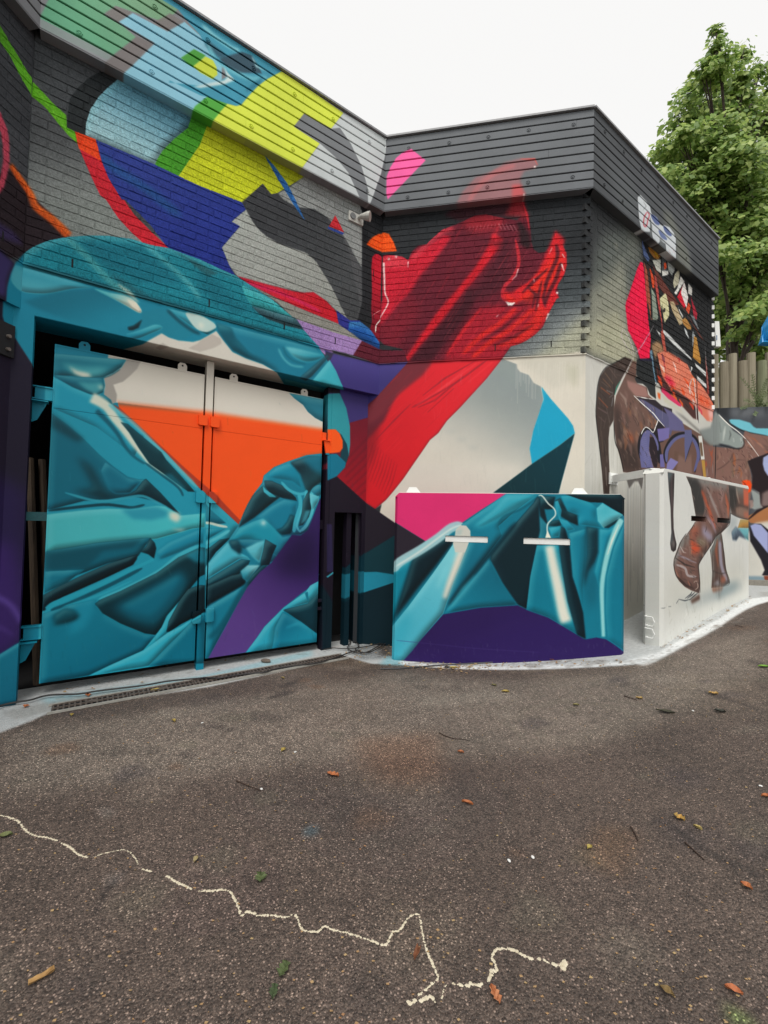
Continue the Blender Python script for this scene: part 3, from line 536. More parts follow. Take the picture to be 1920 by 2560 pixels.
fill(f, '#1b7187', 'L405,335 540,325 700,328 670,420 560,420 480,385 430,400', 3, 1); fill(f, '#123f4b', 'L405,338 480,330 520,400 500,460 430,405', 6, .9); fill(f, '#66c1ce', 'L540,400 640,350 705,328 690,420 660,520 600,470', 5, .95); fill(f, '#143640', 'L708,326 802,378 770,450 740,540 668,545 670,500 690,420', 1)
fill(f, '#124552', 'L250,650 510,492 582,500 560,560 430,660 250,740 160,780 60,790 60,745', 2); fill(f, '#08222b', 'L-20,830 60,740 250,700 430,620 530,600 560,640 540,700 260,860 0,1040 -20,1050', 5, .95)
fill(f, '#8ccdd4', 'L500,590 560,540 662,540 600,620 560,680 520,650', 3, .95, ('L640,540', 'L540,680', '#2a8ea3')); fill(f, '#0e3944', 'L600,620 670,550 730,540 640,660 540,740 560,680', 3, .9)
fill(f, '#1a7e94', 'L540,705 480,860 400,1010 240,1310 -20,1400 -20,1060 140,940 260,870', 2, .95); line(f, '#0f5a6b', 'L560,690 440,900 330,1060 240,1150', 36, 10, .8); line(f, '#2f9fb4', 'L-20,1080 80,960 170,925', 30, 6, .8)
fill(f, '#3a2660', 'L660,600 760,520 930,288 1000,295 1060,250 1160,-10 1190,-10 1145,676 1000,780 860,892 700,1052 640,1140 556,1262 230,1320 400,1010 480,860 560,720', .8, 1, ('L1050,300', 'L450,1150', '#62478a'))
fill(f, '#251840', 'L760,560 930,320 1020,290 1100,200 1150,500 1120,640 1000,640 850,620', 40, .85)
fill(f, '#47b2c4', 'L1150,672 1145,775 1070,852 870,905 790,1060 770,1240 540,1270 640,1140 700,1052 860,892 1045,760 1080,710', .8, 1, ('L1100,720', 'L650,1200', '#36a6bb')); fill(f, '#1d7a8e', 'L1035,770 1060,760 1070,850 1050,820', 1.5)
fill(f, '#0f3a46', 'L855,912 1060,858 1145,775 1160,775 1140,1115 1000,1010', 1); fill(f, '#12718a', 'L850,930 1000,1008 1140,1112 1140,1200 765,1240 790,1060', .8, 1, ('L860,950', 'L1000,1200', '#218ea5')); line(f, '#3aa3b8', 'L880,1060 980,1020 1060,1060', 24, 8, .7)
BOUND[0] = None
# ------------------------------------------------------------------ near slab
f = 'B'
fill(f, '#d93a78', 'N270,80 1260,80 1210,118 1000,250 830,365 700,430 545,510 280,345', .6)
fill(f, '#2f2833', 'N270,340 545,510 260,725', .6)
fill(f, '#11859a', 'N260,740 440,640 470,700 350,1000 255,1230', 2)
fill(f, '#08252e', 'N440,640 700,470 790,500 640,700 480,900 300,1140 262,1210 330,1000', 8, 1)
line(f, '#a9cfd3', 'N262,760 330,680 500,580 650,480 760,395 860,375', 64, 4, .95); line(f, '#dfe8e2', 'N290,720 500,590 740,415 840,375', 12, 4, .8)
fill(f, '#1a8aa0', 'N840,372 1210,116 1480,116 1300,250 1150,385 1180,460 900,830 700,1100 690,1108 800,780 925,480', 1.5, 1, ('N1100,200', 'N900,700', '#127086'))
fill(f, '#3fa8b9', 'N1210,118 1480,118 1300,240 1150,330 1000,400 930,380 1100,240', 12, .85); line(f, '#0c5f70', 'N1480,140 1340,240 1200,300 1150,360', 14, 5, .8)
fill(f, '#0a2831', 'N1475,132 1520,200 1560,380 1480,700 1390,1075 1300,1030 1180,850 1080,660 1090,620 1300,350 1440,190', 3, 1)
line(f, '#07303b', 'N1300,350 1100,590 900,830 740,1040', 34, 10, .9); fill(f, '#167f95', 'N690,1112 900,860 1070,650 1180,860 1312,1040 1000,1060', 5, 1, ('N750,1080', 'N1050,700', '#0f6d82'))
line(f, '#4ab2c3', 'N720,1080 860,900 960,790', 26, 10, .7)
fill(f, '#7ac7d2', 'N780,520 905,515 800,780 690,1110 560,1260 370,1500 340,1515 240,1500 258,1225 400,1050 600,780 700,640', 1, 1, ('N850,520', 'N400,1300', '#55b4c6'))
fill(f, '#3fa9bd', 'N256,1230 400,1060 430,1200 300,1500 240,1500', 18, .6); line(f, '#e6dfd0', 'N855,530 800,700 740,860 700,980', 64, 12, .95, 26); line(f, '#8fd6dd', 'N820,560 700,760 640,900', 50, 16, .6)
fill(f, '#cfd0c6', 'N785,470 795,410 835,375 880,378 915,420 918,480 905,515 870,600 790,600 770,525', 1.5); fill(f, '#b3c6c2', 'N800,420 850,400 840,450 800,465', 6, .8)
fill(f, '#321f58', 'N350,1510 430,1420 500,1330 690,1115 800,1095 1000,1060 1310,1040 O150,1042 220,1075 400,1140 550,1225 640,1282 710,1322 800,1306 880,1322 960,1372 1060,1450 1060,1600 N0,1600', .8, 1, ('N700,1200', 'N800,1480', '#33215e'))
line(f, '#4a3a78', 'N300,1330 600,1360 1000,1400 1500,1430', 3, 1, .8)
# right half
fill(f, '#0f7c91', 'O305,540 500,540 560,900 700,1320 400,1140 218,1076 250,800', 2)
fill(f, '#4fb0c0', 'O360,540 470,540 520,780 590,1200 500,1160 430,900', 12, .9); line(f, '#e8e3d4', 'O410,545 440,700 480,880 520,1080 550,1180', 58, 12, .95, 80)
fill(f, '#062630', 'O490,380 540,400 590,560 620,800 690,1100 712,1320 640,1285 560,1000 520,760 490,540', 4, 1)
fill(f, '#128096', 'O570,440 720,400 715,640 690,900 700,1100 600,800', 4, 1); fill(f, '#0a3742', 'O715,380 820,400 820,600 790,680 740,760 700,900 695,780 720,620', 8, .95); fill(f, '#0b5f72', 'O690,900 740,760 790,700 830,800 800,1000 750,1100', 18, .6)
fill(f, '#178ca3', 'O500,130 600,125 760,190 800,230 800,330 850,400 720,380 640,370 660,290 560,260', 3, 1)
fill(f, '#072129', 'O540,118 1000,105 1060,190 1040,300 960,255 850,188 750,185 660,160', 1.5)
fill(f, '#48adbb', 'O800,235 850,190 920,235 1022,290 940,350 860,400 810,340', 2, 1, ('O830,220', 'O900,380', '#6cc0ca')); fill(f, '#073039', 'O860,395 1015,300 960,360 900,400', 1.5)
fill(f, '#1a8ca2', 'O820,400 900,410 980,360 960,430 900,570 860,740 830,900 780,760 820,600', 5, .9)
line(f, '#9ad5d6', 'O1012,325 960,420 905,570 865,740 845,900 850,1100 858,1300', 44, 5, .95, 24); line(f, '#eae6d6', 'O985,370 930,500 890,620', 12, 4, .8)
fill(f, '#0e7a90', 'O1000,420 1060,300 1060,1440 960,1370 890,1320 870,1100 880,800 940,560', 4, 1)
fill(f, '#126b7e', 'O320,190 335,300 390,365 460,330 500,380 490,440 500,540 305,540 330,420', 3, 1); fill(f, '#08303a', 'O330,130 460,140 440,240 400,245 330,240', 4, 1); fill(f, '#0a3640', 'O430,340 500,330 510,380 470,390 400,380', 3); fill(f, '#2a9eb3', 'O400,395 505,380 490,470 430,480', 4, .9)
fill(f, '#0a3038', 'O460,170 500,150 560,260 640,290 650,380 580,350 500,300', 4, 1); fill(f, '#2595ab', 'O455,180 480,170 510,250 500,320 560,340 620,410 560,425 500,350 465,260', 2, 1)
line(f, '#dfe6dd', 'O318,130 350,132 400,195 450,240 460,290 425,330 396,365 392,420 410,480', 9, 1, 1); fill(f, '#eceadb', 'O392,420 425,480 375,480', 1.5)
# ------------------------------------------------------------------ right slab
f = 'D'
fill(f, '#c0bfb0', 'T100,1500 1200,1300 1290,1800 100,2150', 40, .4)
fill(f, '#3d3233', 'T160,110 256,130 248,400 240,700 245,900 260,1000 285,1110 275,1190 240,1215 208,1190 195,1100 212,950 200,600 180,400', .8)
line(f, '#7b6a68', 'T215,150 222,500 225,850', 14, 5, .7); fill(f, '#8a8580', 'T220,1060 255,1060 262,1130 235,1170', 6, .8)
BL = 'T415,170 1000,288 1028,700 1020,810 970,880 900,960 820,1010 780,1100 700,1210 640,1300 590,1400 600,1500 612,1650 600,1790 480,1745 400,1700 320,1620 270,1540 240,1400 245,1320 275,1230 330,1090 430,970 520,840 548,790 545,700 480,320'
fill(f, '#7d5d54', BL, .8)
fill(f, '#383634', 'T412,170 560,200 640,330 680,480 690,720 545,725 500,450', 8, 1, None, BL)
def strokes(ks, base, cols, seed, n, ang, ln, wd, clip, soft=3, a=.7):
    rnd = random.Random(seed); P = np.array(pts(base)); lo, hi = P.min(0), P.max(0)
    for _ in range(n):
        x = rnd.uniform(lo[0], hi[0]); y = rnd.uniform(lo[1], hi[1]); t = R(ang+rnd.uniform(-14, 14)); l_ = ln*rnd.uniform(.5, 1.4)
        line(ks, rnd.choice(cols), 'Z%.1f,%.1f %.1f,%.1f %.1f,%.1f' % (x, y, x+l_*.5*math.cos(t)+rnd.uniform(-2, 2), y+l_*.5*math.sin(t), x+l_*math.cos(t+.2), y+l_*math.sin(t+.2)), wd*rnd.uniform(.5, 1.3), soft*.6, a, None, clip)
strokes(f, BL, ['#a5674a', '#94766c', '#5c4138', '#a98b84', '#6a5850', '#8f7a70', '#b5a29c'], 3, 34, 72, 40, 7, BL, 3, .6)
for a_, c_ in (('T630,360 690,520 740,650 820,900', '#c05c3a'), ('T700,320 800,560 880,760', '#a7a09c'), ('T960,420 990,560 1000,730', '#c0623f'), ('T850,380 900,560 960,720', '#8d6a62'), ('T680,700 780,820 830,960', '#9c93a5')): line(f, c_, a_, 30, 6, .8, None, BL)
fill(f, '#d4532d', 'T470,1060 560,1100 640,1170 560,1230 500,1230', 8, .9, None, BL); fill(f, '#b7573a', 'T470,860 600,840 560,1000 470,1000', 14, .8, None, BL); fill(f, '#a5a2bb', 'T640,850 760,960 800,1050 720,1060 640,960', 9, .85, None, BL)
fill(f, '#837762', 'T560,1020 640,1020 720,1090 640,1140 570,1100', 7, .8, None, BL)
for a_, c_, w_ in (('T330,1130 380,1220 420,1230', '#c9b9b2', 14), ('T290,1250 400,1300 560,1370', '#9b8f96', 26), ('T270,1300 400,1390 540,1430', '#2e2624', 18), ('T280,1390 400,1440 440,1540 560,1560', '#b4acac', 26), ('T300,1560 420,1680 520,1720', '#3a2a26', 22), ('T440,1620 470,1680', '#c4795c', 20), ('T520,1640 560,1620 580,1700 540,1740', '#cbb6a8', 8), ('T420,960 340,1080 300,1200 250,1320', '#2b2523', 8), ('T250,1330 250,1430 290,1560 400,1690', '#241d1c', 9), ('T540,800 500,880 430,970', '#2b2523', 8)):
    line(f, c_, a_, w_, 2.5 if w_ > 10 else 1, .9)
L2 = 'T745,1190 790,1110 820,1010 900,955 920,1080 945,1230 970,1480 1020,1645 940,1690 765,1712 775,1500 765,1350'
fill(f, '#5d473f', L2, .8); line(f, '#a5a0b0', 'T880,1060 890,1250 910,1430 980,1620', 36, 6, .85, None, L2); line(f, '#9c5a40', 'T850,1040 830,1200 860,1420', 30, 6, .8, None, L2); line(f, '#2a2220', 'T780,1480 900,1520 980,1500', 12, 3, .8, None, L2); fill(f, '#b8b4bc', 'T790,1660 860,1600 880,1680', 6, .8, None, L2); fill(f, '#b06a50', 'T890,1560 960,1560 960,1640 900,1660', 6, .8, None, L2)
L3 = 'T1000,288 1300,352 1300,780 1180,745 1100,720 1040,690 1018,500'
fill(f, '#6b5046', L3, .8); fill(f, '#2f2c2a', 'T1000,290 1100,320 1130,560 1060,660 1018,600', 8, .9, None, L3); fill(f, '#d4694a', 'T1205,335 1300,352 1300,590 1215,570', 5, .9, None, L3); line(f, '#b9a596', 'T1110,320 1120,420 1150,540', 16, 4, .7, None, L3)
fill(f, '#8e7466', 'T1100,600 1180,585 1300,640 1300,770 1180,745 1110,700', 5, .95, None, L3); fill(f, '#c8694c', 'T1210,670 1300,680 1300,750 1220,730', 6, .8, None, L3); line(f, '#1e1b1a', 'T1030,680 1110,725 1200,755 1300,772', 8, 1.5, .9); line(f, '#241f1e', 'T1050,600 1150,570 1300,610', 14, 4, .8, None, L3)
line(f, '#1f1c1b', 'T1010,290 1022,560 1025,800 960,890 830,1000 760,1120 640,1300 590,1400 600,1560 612,1780', 7, 1, .9); line(f, '#1f1c1b', 'T905,960 930,1150 965,1450 1020,1640 940,1690 765,1712', 6, 1, .85)
fill(f, '#bd9048', 'T1165,765 1300,775 1300,888 1128,886', .8); fill(f, '#6fb3bb', 'T1128,886 1300,888 1300,1080 1200,1000', 1.5); fill(f, '#56687a', 'T1100,860 1040,940 1055,1050 1110,1060 1150,1000 1250,1045 1160,920', 3)
fill(f, '#a3adaf', 'T1030,700 1150,760 1100,880 1030,950 960,960 1020,840', 12, .7)
fill(f, '#9aa5a6', 'T250,1930 480,1880 760,1760 1180,1640 1200,1700 900,1850 500,1960', 14, .8); fill(f, '#5b3e33', 'T470,1880 600,1800 610,1870 500,1930', 5, .9); fill(f, '#8c553c', 'T765,1712 940,1690 900,1760 790,1770', 5, .9)
fill(f, '#7a9096', 'T780,1780 1000,1660 1150,1640 1100,1720 880,1830', 12, .7); fill(f, '#6c6a62', 'T830,1780 900,1780 880,1860', 8, .6)
for a_ in ('T400,1860 480,1800 500,1760', 'T430,1860 500,1810 540,1770', 'T460,1880 530,1820 580,1780', 'T280,1930 310,1880', 'T170,1972 210,1970', 'T100,1998 130,1985', 'T310,1870 400,1890 480,1870'): line(f, '#222830', a_, 12, 1.5, .9)
for i in range(40):
    x = 1745+random.random()*125; y0 = 1330+random.random()*190; line(f, random.choice(['#e2e3de', '#b9bab2']), 'Z%.1f,%.1f %.1f,%.1f' % (x, y0, x, y0+20+random.random()*60), 2, .8, .35)
# ------------------------------------------------------------------ right wall
f = ['R']
fill(f, '#6f756f', 'G620,1250 700,1100 1000,1000 1000,1659 H900,400 850,600 560,600 600,-100', 26, .8); fill(f, '#98998a', 'H560,100 700,0 860,-200 900,250 960,600 900,720 560,600', 26, .9); fill(f, '#b3b29a', 'H540,420 800,250 900,450 980,650 940,760 540,600', 18, .9)
fill(f, '#8a8c80', 'Q180,880 240,860 250,940 220,980', 5, .6); fill(f, '#7c7f76', 'Q430,700 540,720 545,1100 300,1200', 20, .6)
fill(f, '#232425', 'Q560,700 1640,1500 1640,2300 R1440,1700 400,1400 390,900 380,500 Q640,1700', 1)
fill(f, '#cfcec6', 'H545,612 750,700 1700,1080 1750,1080 1750,3000 400,3000', .6)
for i in range(60):
    x = 1475+random.random()*140; y0 = 900+random.random()*200; line(f, random.choice(['#b4b3a2', '#e6e5de', '#bdbcb0']), 'Z%.1f,%.1f %.1f,%.1f' % (x, y0, x-1, y0+120+random.random()*300), 2.4, .9, .5)
fill(f, '#e8154c', 'Q555,1130 590,1150 610,1350 640,1650 660,1936 R420,560 400,870 250,880 200,700 60,420 20,60 Q345,1770 350,1700 400,1560 470,1350 520,1200', 1.2)
for s_, c_ in (('Q600,1130 650,1250 690,1650 700,1936 R480,230 420,240 380,0 Q640,1700', '#a2543f'), ('Q630,1160 700,1180 690,1400 700,1500 680,1520', '#3a2a28'), ('Q680,1220 700,1240 750,1400 745,1500 720,1490', '#d9542a'), ('Q700,1480 760,1600 800,1900 R520,260 450,250 Q720,1800', '#8f9a8b'), ('Q745,1310 770,1320 810,1600 850,1936 R640,780 620,760 590,300 Q760,1500', '#b8514a'), ('Q660,930 720,925 800,990 830,1060 800,1105 740,1080 680,1000', '#9a6a2c'), ('Q740,970 800,1040 800,1080 760,1050', '#b98e22'), ('Q580,760 600,900 680,1100 660,1130 600,1050 575,900', '#5a6b94'), ('Q670,1000 720,1110 830,1100 840,1290 780,1250', '#c8c9be'), ('Q850,1060 900,1050 940,1300 870,1340 850,1240', '#55595c'), ('Q875,1150 905,1140 915,1220 885,1240', '#e0572c'), ('Q850,1250 940,1260 940,1310 860,1330', '#d7d7d0'), ('Q920,1050 1000,1100 1030,1240 990,1320 940,1250', '#a8ada9'), ('Q1080,1240 1098,1280 1080,1440 1020,1500 1005,1420 1030,1300', '#c3bfa8'), ('Q1110,1330 1160,1400 1050,1590 1020,1560 1060,1500', '#e2e1da'), ('Q1160,1420 1090,1560 1060,1620 1160,1780 1200,1700 1215,1640', '#d0243a'), ('Q1155,1400 1215,1620 1190,1770 1110,1560', '#e6e4de'), ('Q1215,1430 1270,1500 1265,1600 1215,1570', '#dedcd6'), ('Q1220,1690 1250,1750 1225,1860 1180,1790', '#cf5230'), ('Q1250,1600 1290,1720 1340,1850 1330,1936 1290,1900', '#a8243a'), ('Q720,1180 800,1290 900,1440 1040,1650 1200,1860 R1280,600 1200,520 900,0 Q980,1750 800,1450', '#6b3a30'), ('Q820,1640 900,1560 940,1700 950,1850 R710,200 640,300 620,200 600,0 Q840,1800', '#d3cfa6'), ('R610,95 650,65 655,120 620,140', '#2a2826'), ('Q960,1680 1010,1680 1140,1936 R980,200 920,320 880,340 760,100', '#b7a684'), ('R920,250 980,220 1070,370 1060,410 1010,400 940,320', '#b38446'), ('R850,40 945,200 930,220 870,110', '#cfcfca'), ('R950,370 1000,440 1030,560 980,480', '#d0d4d4'), ('R1090,430 1130,500 1085,700 1080,500', '#9aa0a2'), ('R1110,510 1150,540 1220,900 1215,960 1090,850', '#bf8d43'), ('R1050,170 1110,200 1190,400 1170,400', '#7f8487')):
    fill(f, c_, s_, .8, 1)
for s_ in ('R500,400 560,450 640,560 900,830 1090,1020 1060,1090 900,960 560,500', 'R620,410 700,480 1060,860 1080,900 1040,870 780,640 610,460', 'R1120,930 1300,1090 1300,1160 1130,990', 'R1140,1130 1300,1270 1310,1350 1150,1190'): fill(f, '#d6d8d6', s_, .8)
fill(f, '#2f3032', 'R560,470 700,590 1060,960 1060,1060 800,840 600,600', 1.2, .9)
fill(f, '#b85a4a', 'R580,420 630,470 670,770 640,780 600,600', 1); fill(f, '#8f3f36', 'R1290,820 1330,1100 1355,1450 1320,1440 1300,1100', 1)
fill(f, '#a98764', 'R430,640 520,590 580,620 640,770 520,800 500,900 440,720', 5); fill(f, '#6f8fa3', 'R400,750 440,735 470,1000 520,1300 480,1200 430,920', 1)
BD = 'R520,790 600,760 700,760 860,860 1000,960 1080,1130 1230,1290 1330,1440 1400,1560 1440,1670 1440,1800 1400,1880 1320,1860 1200,1720 1000,1500 860,1400 720,1330 600,1190 560,950'
fill(f, '#e0856b', BD, 1.5); strokes(f, BD, ['#e8592a', '#f0b39a', '#d8405a', '#f2d9cf', '#e66a3c', '#c23a3a', '#f08a5a', '#8a4a58'], 9, 60, 60, 26, 6, BD, 2, .85)
fill(f, '#d92c4c', 'R640,1130 740,1180 830,1300 720,1300 650,1200', 6, .9, None, BD); fill(f, '#f5c9c4', 'R1330,1690 1420,1680 1430,1790 1370,1850', 8, .9); fill(f, '#e95226', 'R1180,1450 1350,1560 1370,1640 1200,1560', 8, .8, None, BD)
B2 = 'R500,960 620,1180 720,1330 860,1400 1000,1500 1180,1680 1180,1850 1100,1820 900,1600 700,1420 600,1400 540,1250'
fill(f, '#52302c', B2, 1.5); strokes(f, B2, ['#e8622a', '#d94a2a', '#2a2222', '#e06a8a', '#8a3a2a', '#f07a2a'], 12, 34, 48, 20, 6, B2, 1.6, .9)
fill(f, '#e0356a', 'R590,1330 640,1360 800,1500 910,1600 910,1640 860,1620 700,1510 600,1400', 1.2); fill(f, '#cdc9b4', 'R600,1430 700,1520 880,1660 960,1760 860,1690 640,1560', 4, .9)
fill(f, '#d6d2c4', 'R515,1340 570,1350 585,1500 560,1520 520,1430', 1.5); fill(f, '#e2672c', 'R530,1410 580,1430 580,1520 545,1500', 2)
line(f, '#d9d9d4', 'R1050,1450 1040,1300 1100,1190 1130,1400 1160,1900', 10, 1); line(f, '#2a2626', 'R1110,900 1150,1100 1160,1500 1190,1900', 9, 1); line(f, '#d8d8d8', 'R1280,650 1300,900 1340,1400', 5, 1, .8)
# elephant rump, tail, body
fill(f, '#4a3c36', 'S450,180 300,270 190,330 110,450 85,560 65,750 52,1000 100,1400 130,1700 160,2080 240,2080 245,1800 230,1500 228,1300 245,1150 300,1050 310,700 390,520 480,360 560,220', .8)
for a_, c_, w_ in (('S180,400 300,560', '#9b7d5c', 14), ('S240,330 340,470', '#8b7464', 12), ('S150,480 260,600', '#a5734e', 14), ('S120,600 250,700', '#b56238', 22), ('S90,740 220,880', '#b5603a', 20), ('S80,880 210,960', '#8a6f70', 20), ('S90,1000 180,1080', '#6f5c5a', 20), ('S130,520 230,600', '#c8b8a4', 5), ('S200,640 290,680', '#cfd4d6', 12), ('S240,740 290,700', '#c9d0d4', 8), ('S270,860 290,740', '#a9b4ba', 12), ('S130,1200 150,1500', '#6a5a50', 16), ('S190,1700 200,1960', '#8b817a', 22), ('S370,280 460,330', '#8b8078', 14), ('S330,420 400,440', '#77655c', 12), ('S100,650 200,760', '#221b19', 9), ('S80,830 220,930', '#221b19', 8), ('S300,540 310,700', '#1d1918', 24), ('S180,1300 170,1560', '#2c2422', 16)): line(f, c_, a_, w_, 2.5, .9)
line(f, '#17181a', 'S470,175 300,265 190,325 110,450 72,620 62,780 55,1000 100,1400 140,1750', 8, 1, .95)
BB = 'S560,230 610,250 600,480 620,545 760,600 775,700 845,765 1000,900 1100,1000 1500,1250 1700,1400 1700,2000 1200,1900 700,1800 430,1770 400,1620 340,1400 305,1150 300,900 330,720 430,500'
fill(f, '#75594f', BB, .8); fill(f, '#40322d', 'S300,900 360,800 420,1100 600,1400 700,1770 430,1770 330,1350', 16, .9, None, BB); strokes(f, 'S320,600 900,1500', ['#8f7362', '#5a4840', '#a08a7c', '#7a6a56', '#9c6a4c', '#8d6f66', '#b09c90'], 21, 44, 66, 34, 8, BB, 4, .6)
fill(f, '#a97f76', 'S480,500 620,545 740,600 770,700 800,740 600,720 500,600', 4, .9, None, BB); fill(f, '#b5603c', 'S470,1200 560,1260 590,1380 530,1340', 8, .8, None, BB)
line(f, '#151516', 'S300,1060 320,1350 380,1500 440,1760', 9, 1.5, .95)
fill(f, '#2a2d2e', 'S610,215 820,225 870,560 885,760 800,700 760,600 700,550 620,540 590,480 610,450', .8); fill(f, '#2a2440', 'S640,205 820,200 830,240 640,230', 2)
line(f, '#1c1d1e', 'S470,365 700,480 950,600', 6, 1, .9)
line(f, '#d9d0cf', 'S575,165 500,320 400,500', 9, 1); line(f, '#3f9d86', 'S392,510 340,600 315,700', 14, 1)
for a_ in ('S560,150 500,80 440,-20 400,-120 430,-200 480,-120 540,0 575,140', 'S580,150 700,0 800,-180', 'S600,140 660,60 760,-100 850,-260', 'S590,130 620,90'): line(f, '#cfc4c8', a_, 5, .6); 
line(f, '#2a2a2c', 'S556,156 496,84 434,-20', 2.5, .5, .8)
# dark painted shape with violet-grey letters
DP = 'S600,720 870,770 1000,820 P470,80 600,160 760,260 860,340 890,500 895,680 820,850 200,740 215,560 230,380 280,310 365,355 430,215 490,290 200,0'
fill(f, '#2a1f28', 'S620,735 870,770 960,850 1106,900 1106,1180 1000,1130 900,1060', .8)
fill(f, '#6f5548', 'P600,560 700,600 800,620 810,850 600,800', 3, 1); fill(f, '#8a6d64', 'P650,600 720,650 790,600 800,840 620,800', 5, .9)
fill(f, '#605f82', 'S640,755 720,775 1106,1010 P600,230 560,400 490,290 Z1652,1062', .8)
fill(f, '#6b678f', 'P480,80 560,120 690,240 720,350 600,340 540,330 540,200', 1.5); fill(f, '#231b28', 'P430,220 490,300 480,460 400,480 370,360', .8)
line(f, '#19151d', 'P330,760 240,620 225,480 270,350 350,350 400,430 430,600 440,700', 50, .6, 1); line(f, '#6f6f9c', 'P290,755 250,620 240,480 280,360 345,365 400,450 420,560', 22, .8)
fill(f, '#6f6f9c', 'P235,750 215,600 225,450 255,370 300,330 330,340 330,420 320,550 350,680 372,750', 1); fill(f, '#2a1c24', 'P330,410 370,410 410,520 415,700 405,750 375,740 345,660 320,540', .8)
fill(f, '#7d74ad', 'P412,320 545,305 540,420 480,450 430,460', 1); fill(f, '#7670a8', 'P440,600 480,600 495,745 445,745', 1)
line(f, '#19151d', 'P510,700 510,560 590,420 700,380 800,410 860,500 880,640 830,800', 46, .6); line(f, '#696b98', 'P515,690 520,560 600,440 710,395 800,430 850,520 865,640 820,790', 30, .8)
fill(f, '#676990', 'P715,330 790,330 800,450 760,560 720,690 712,500', .8); line(f, '#19151d', 'P800,440 760,560 718,690', 5, .6); fill(f, '#8b85bb', 'P520,700 560,640 645,685 560,800 510,790', 1)
for i in range(14): line(f, '#b4b4dc', 'P%d,%d %d,%d' % (235+i*3, 420+i*24, 290+i*3, 410+i*22), 4, .8, .8)
line(f, '#edeeea', 'S868,770 720,745 578,714 700,830 850,960 915,1045 1000,1140', 11, .5, 1, None, None, False); line(f, '#edeeea', 'S915,1045 880,1140 845,1220 790,1170 740,1150 700,1200 680,1250', 10, .5)
line(f, '#c9c2cc', 'S975,870 970,1040', 4, .6)
fill(f, '#63605c', 'P600,120 700,180 860,320 1000,440 1080,500 1000,490 930,440 860,340 700,200', 4, .9); fill(f, '#8d9491', 'P880,330 1000,300 1050,120 1100,170 1100,500 1000,500 930,440', 4, .95)
RB = 'P900,480 1000,510 1100,500 1110,950 950,885 820,855 860,700 895,640'
fill(f, '#86655c', RB, .8); strokes(f, RB, ['#b05a3c', '#9b8078', '#6d5048', '#a08e88'], 31, 18, 84, 34, 6, RB, 2, .7)
fill(f, '#dfe0da', 'P865,395 905,395 935,655 895,660', .6); fill(f, '#7b6450', 'P875,470 905,470 920,620 895,620', 2); fill(f, '#c19a4c', 'P900,665 935,665 955,885 925,880', .8); line(f, '#cfcfd2', 'P855,20 880,360', 6, .6); line(f, '#1f1d20', 'P1045,60 1060,300 1055,600 1050,895', 9, .6)
for i in range(26):                                    # grey runs beneath the painting
    x = 1566+i*1.9+random.random()*2; line(f, random.choice(['#8e9190', '#a9abaa', '#6e7070']), 'Z%.1f,%.1f %.1f,%.1f' % (x, 1200+random.random()*20, x-1, 1320+random.random()*200), 2, .7, .6)
fill(f, '#55504d', 'P65,850 260,850 240,990 200,900 160,900 100,980', 3, .8)
# ------------------------------------------------------------------ far low wall
f = 'K'
fill(f, '#cfcdc3', 'Z1900,1180 3400,1120 3400,1600 1900,1500', 20, .95)
fill(f, '#77808a', 'Z1960,1010 2400,1030 2700,1120 2200,1190 1960,1180', 24, .7)
fill(f, '#303336', 'U300,100 640,120 620,360 760,500 1000,610 400,260', 10, .9); fill(f, '#777b7e', 'U640,150 1000,130 1330,220 1330,300 1100,300 900,330 640,300', 16, .8)
fill(f, '#79c4d2', 'U610,370 650,355 800,360 1000,420 1060,490 1110,520 1400,525 1500,500 1500,700 1330,670 1100,630 1000,605 800,530 640,430', .8)
line(f, '#1c2023', 'U400,270 600,420 800,540 1000,605 1327,665', 16, 1.5, .95)
EB = 'U0,700 200,850 800,900 900,560 1000,610 1327,668 1700,720 1700,1000 1327,1010 1160,1040 950,1130 1000,1300 1030,1450 1025,1600 980,2000 940,2300 0,2300'
fill(f, '#8a6a60', EB, .8); strokes(f, 'U380,900 1000,1500', ['#a5806f', '#6e544c', '#9c8478', '#b0673f', '#7a6a58'], 41, 26, 80, 26, 5, EB, 2.5, .7)
for a_ in ('U690,960 640,1090 520,1210 380,1290', 'U640,1150 760,1100 900,1110', 'U640,1330 760,1290 830,1310', 'U900,1350 1000,1450'): line(f, '#4a3a36', a_, 12, 3, .7)
strokes(f, 'U900,650 1500,950', ['#b58a76', '#b06a4a', '#6d5850'], 43, 14, 30, 26, 5, EB, 2.5, .7)
fill(f, '#97a09c', 'U370,240 420,270 600,440 680,560 860,680 890,800 850,870 740,885 600,830 400,790 340,790 340,400', 1.5)
for a_, c_, w_ in (('U540,480 520,600 500,760', '#c3cac4', 34), ('U690,700 700,780', '#cdd4d0', 24), ('U820,700 850,800', '#dde2de', 24), ('U620,560 640,640 610,740', '#4a5050', 16), ('U430,400 460,600', '#6d7674', 26), ('U870,700 890,800 850,880 740,900 500,840 330,810', '#151719', 12)): line(f, c_, a_, w_, 3, .9)
line(f, '#eeece4', 'U418,270 600,450 760,570 880,680 1000,820 1160,1040', 17, .8, 1, 8); line(f, '#151719', 'U330,80 400,140 400,240 380,330 370,560 360,1100 350,1500', 12, .8, .9)
fill(f, '#2b2023', 'U950,1130 1020,1090 1200,1030 1327,975 1700,950 1700,2000 1250,2000 1180,1900 1170,1700 1030,1620 1040,1400 1010,1280', 1, 1)
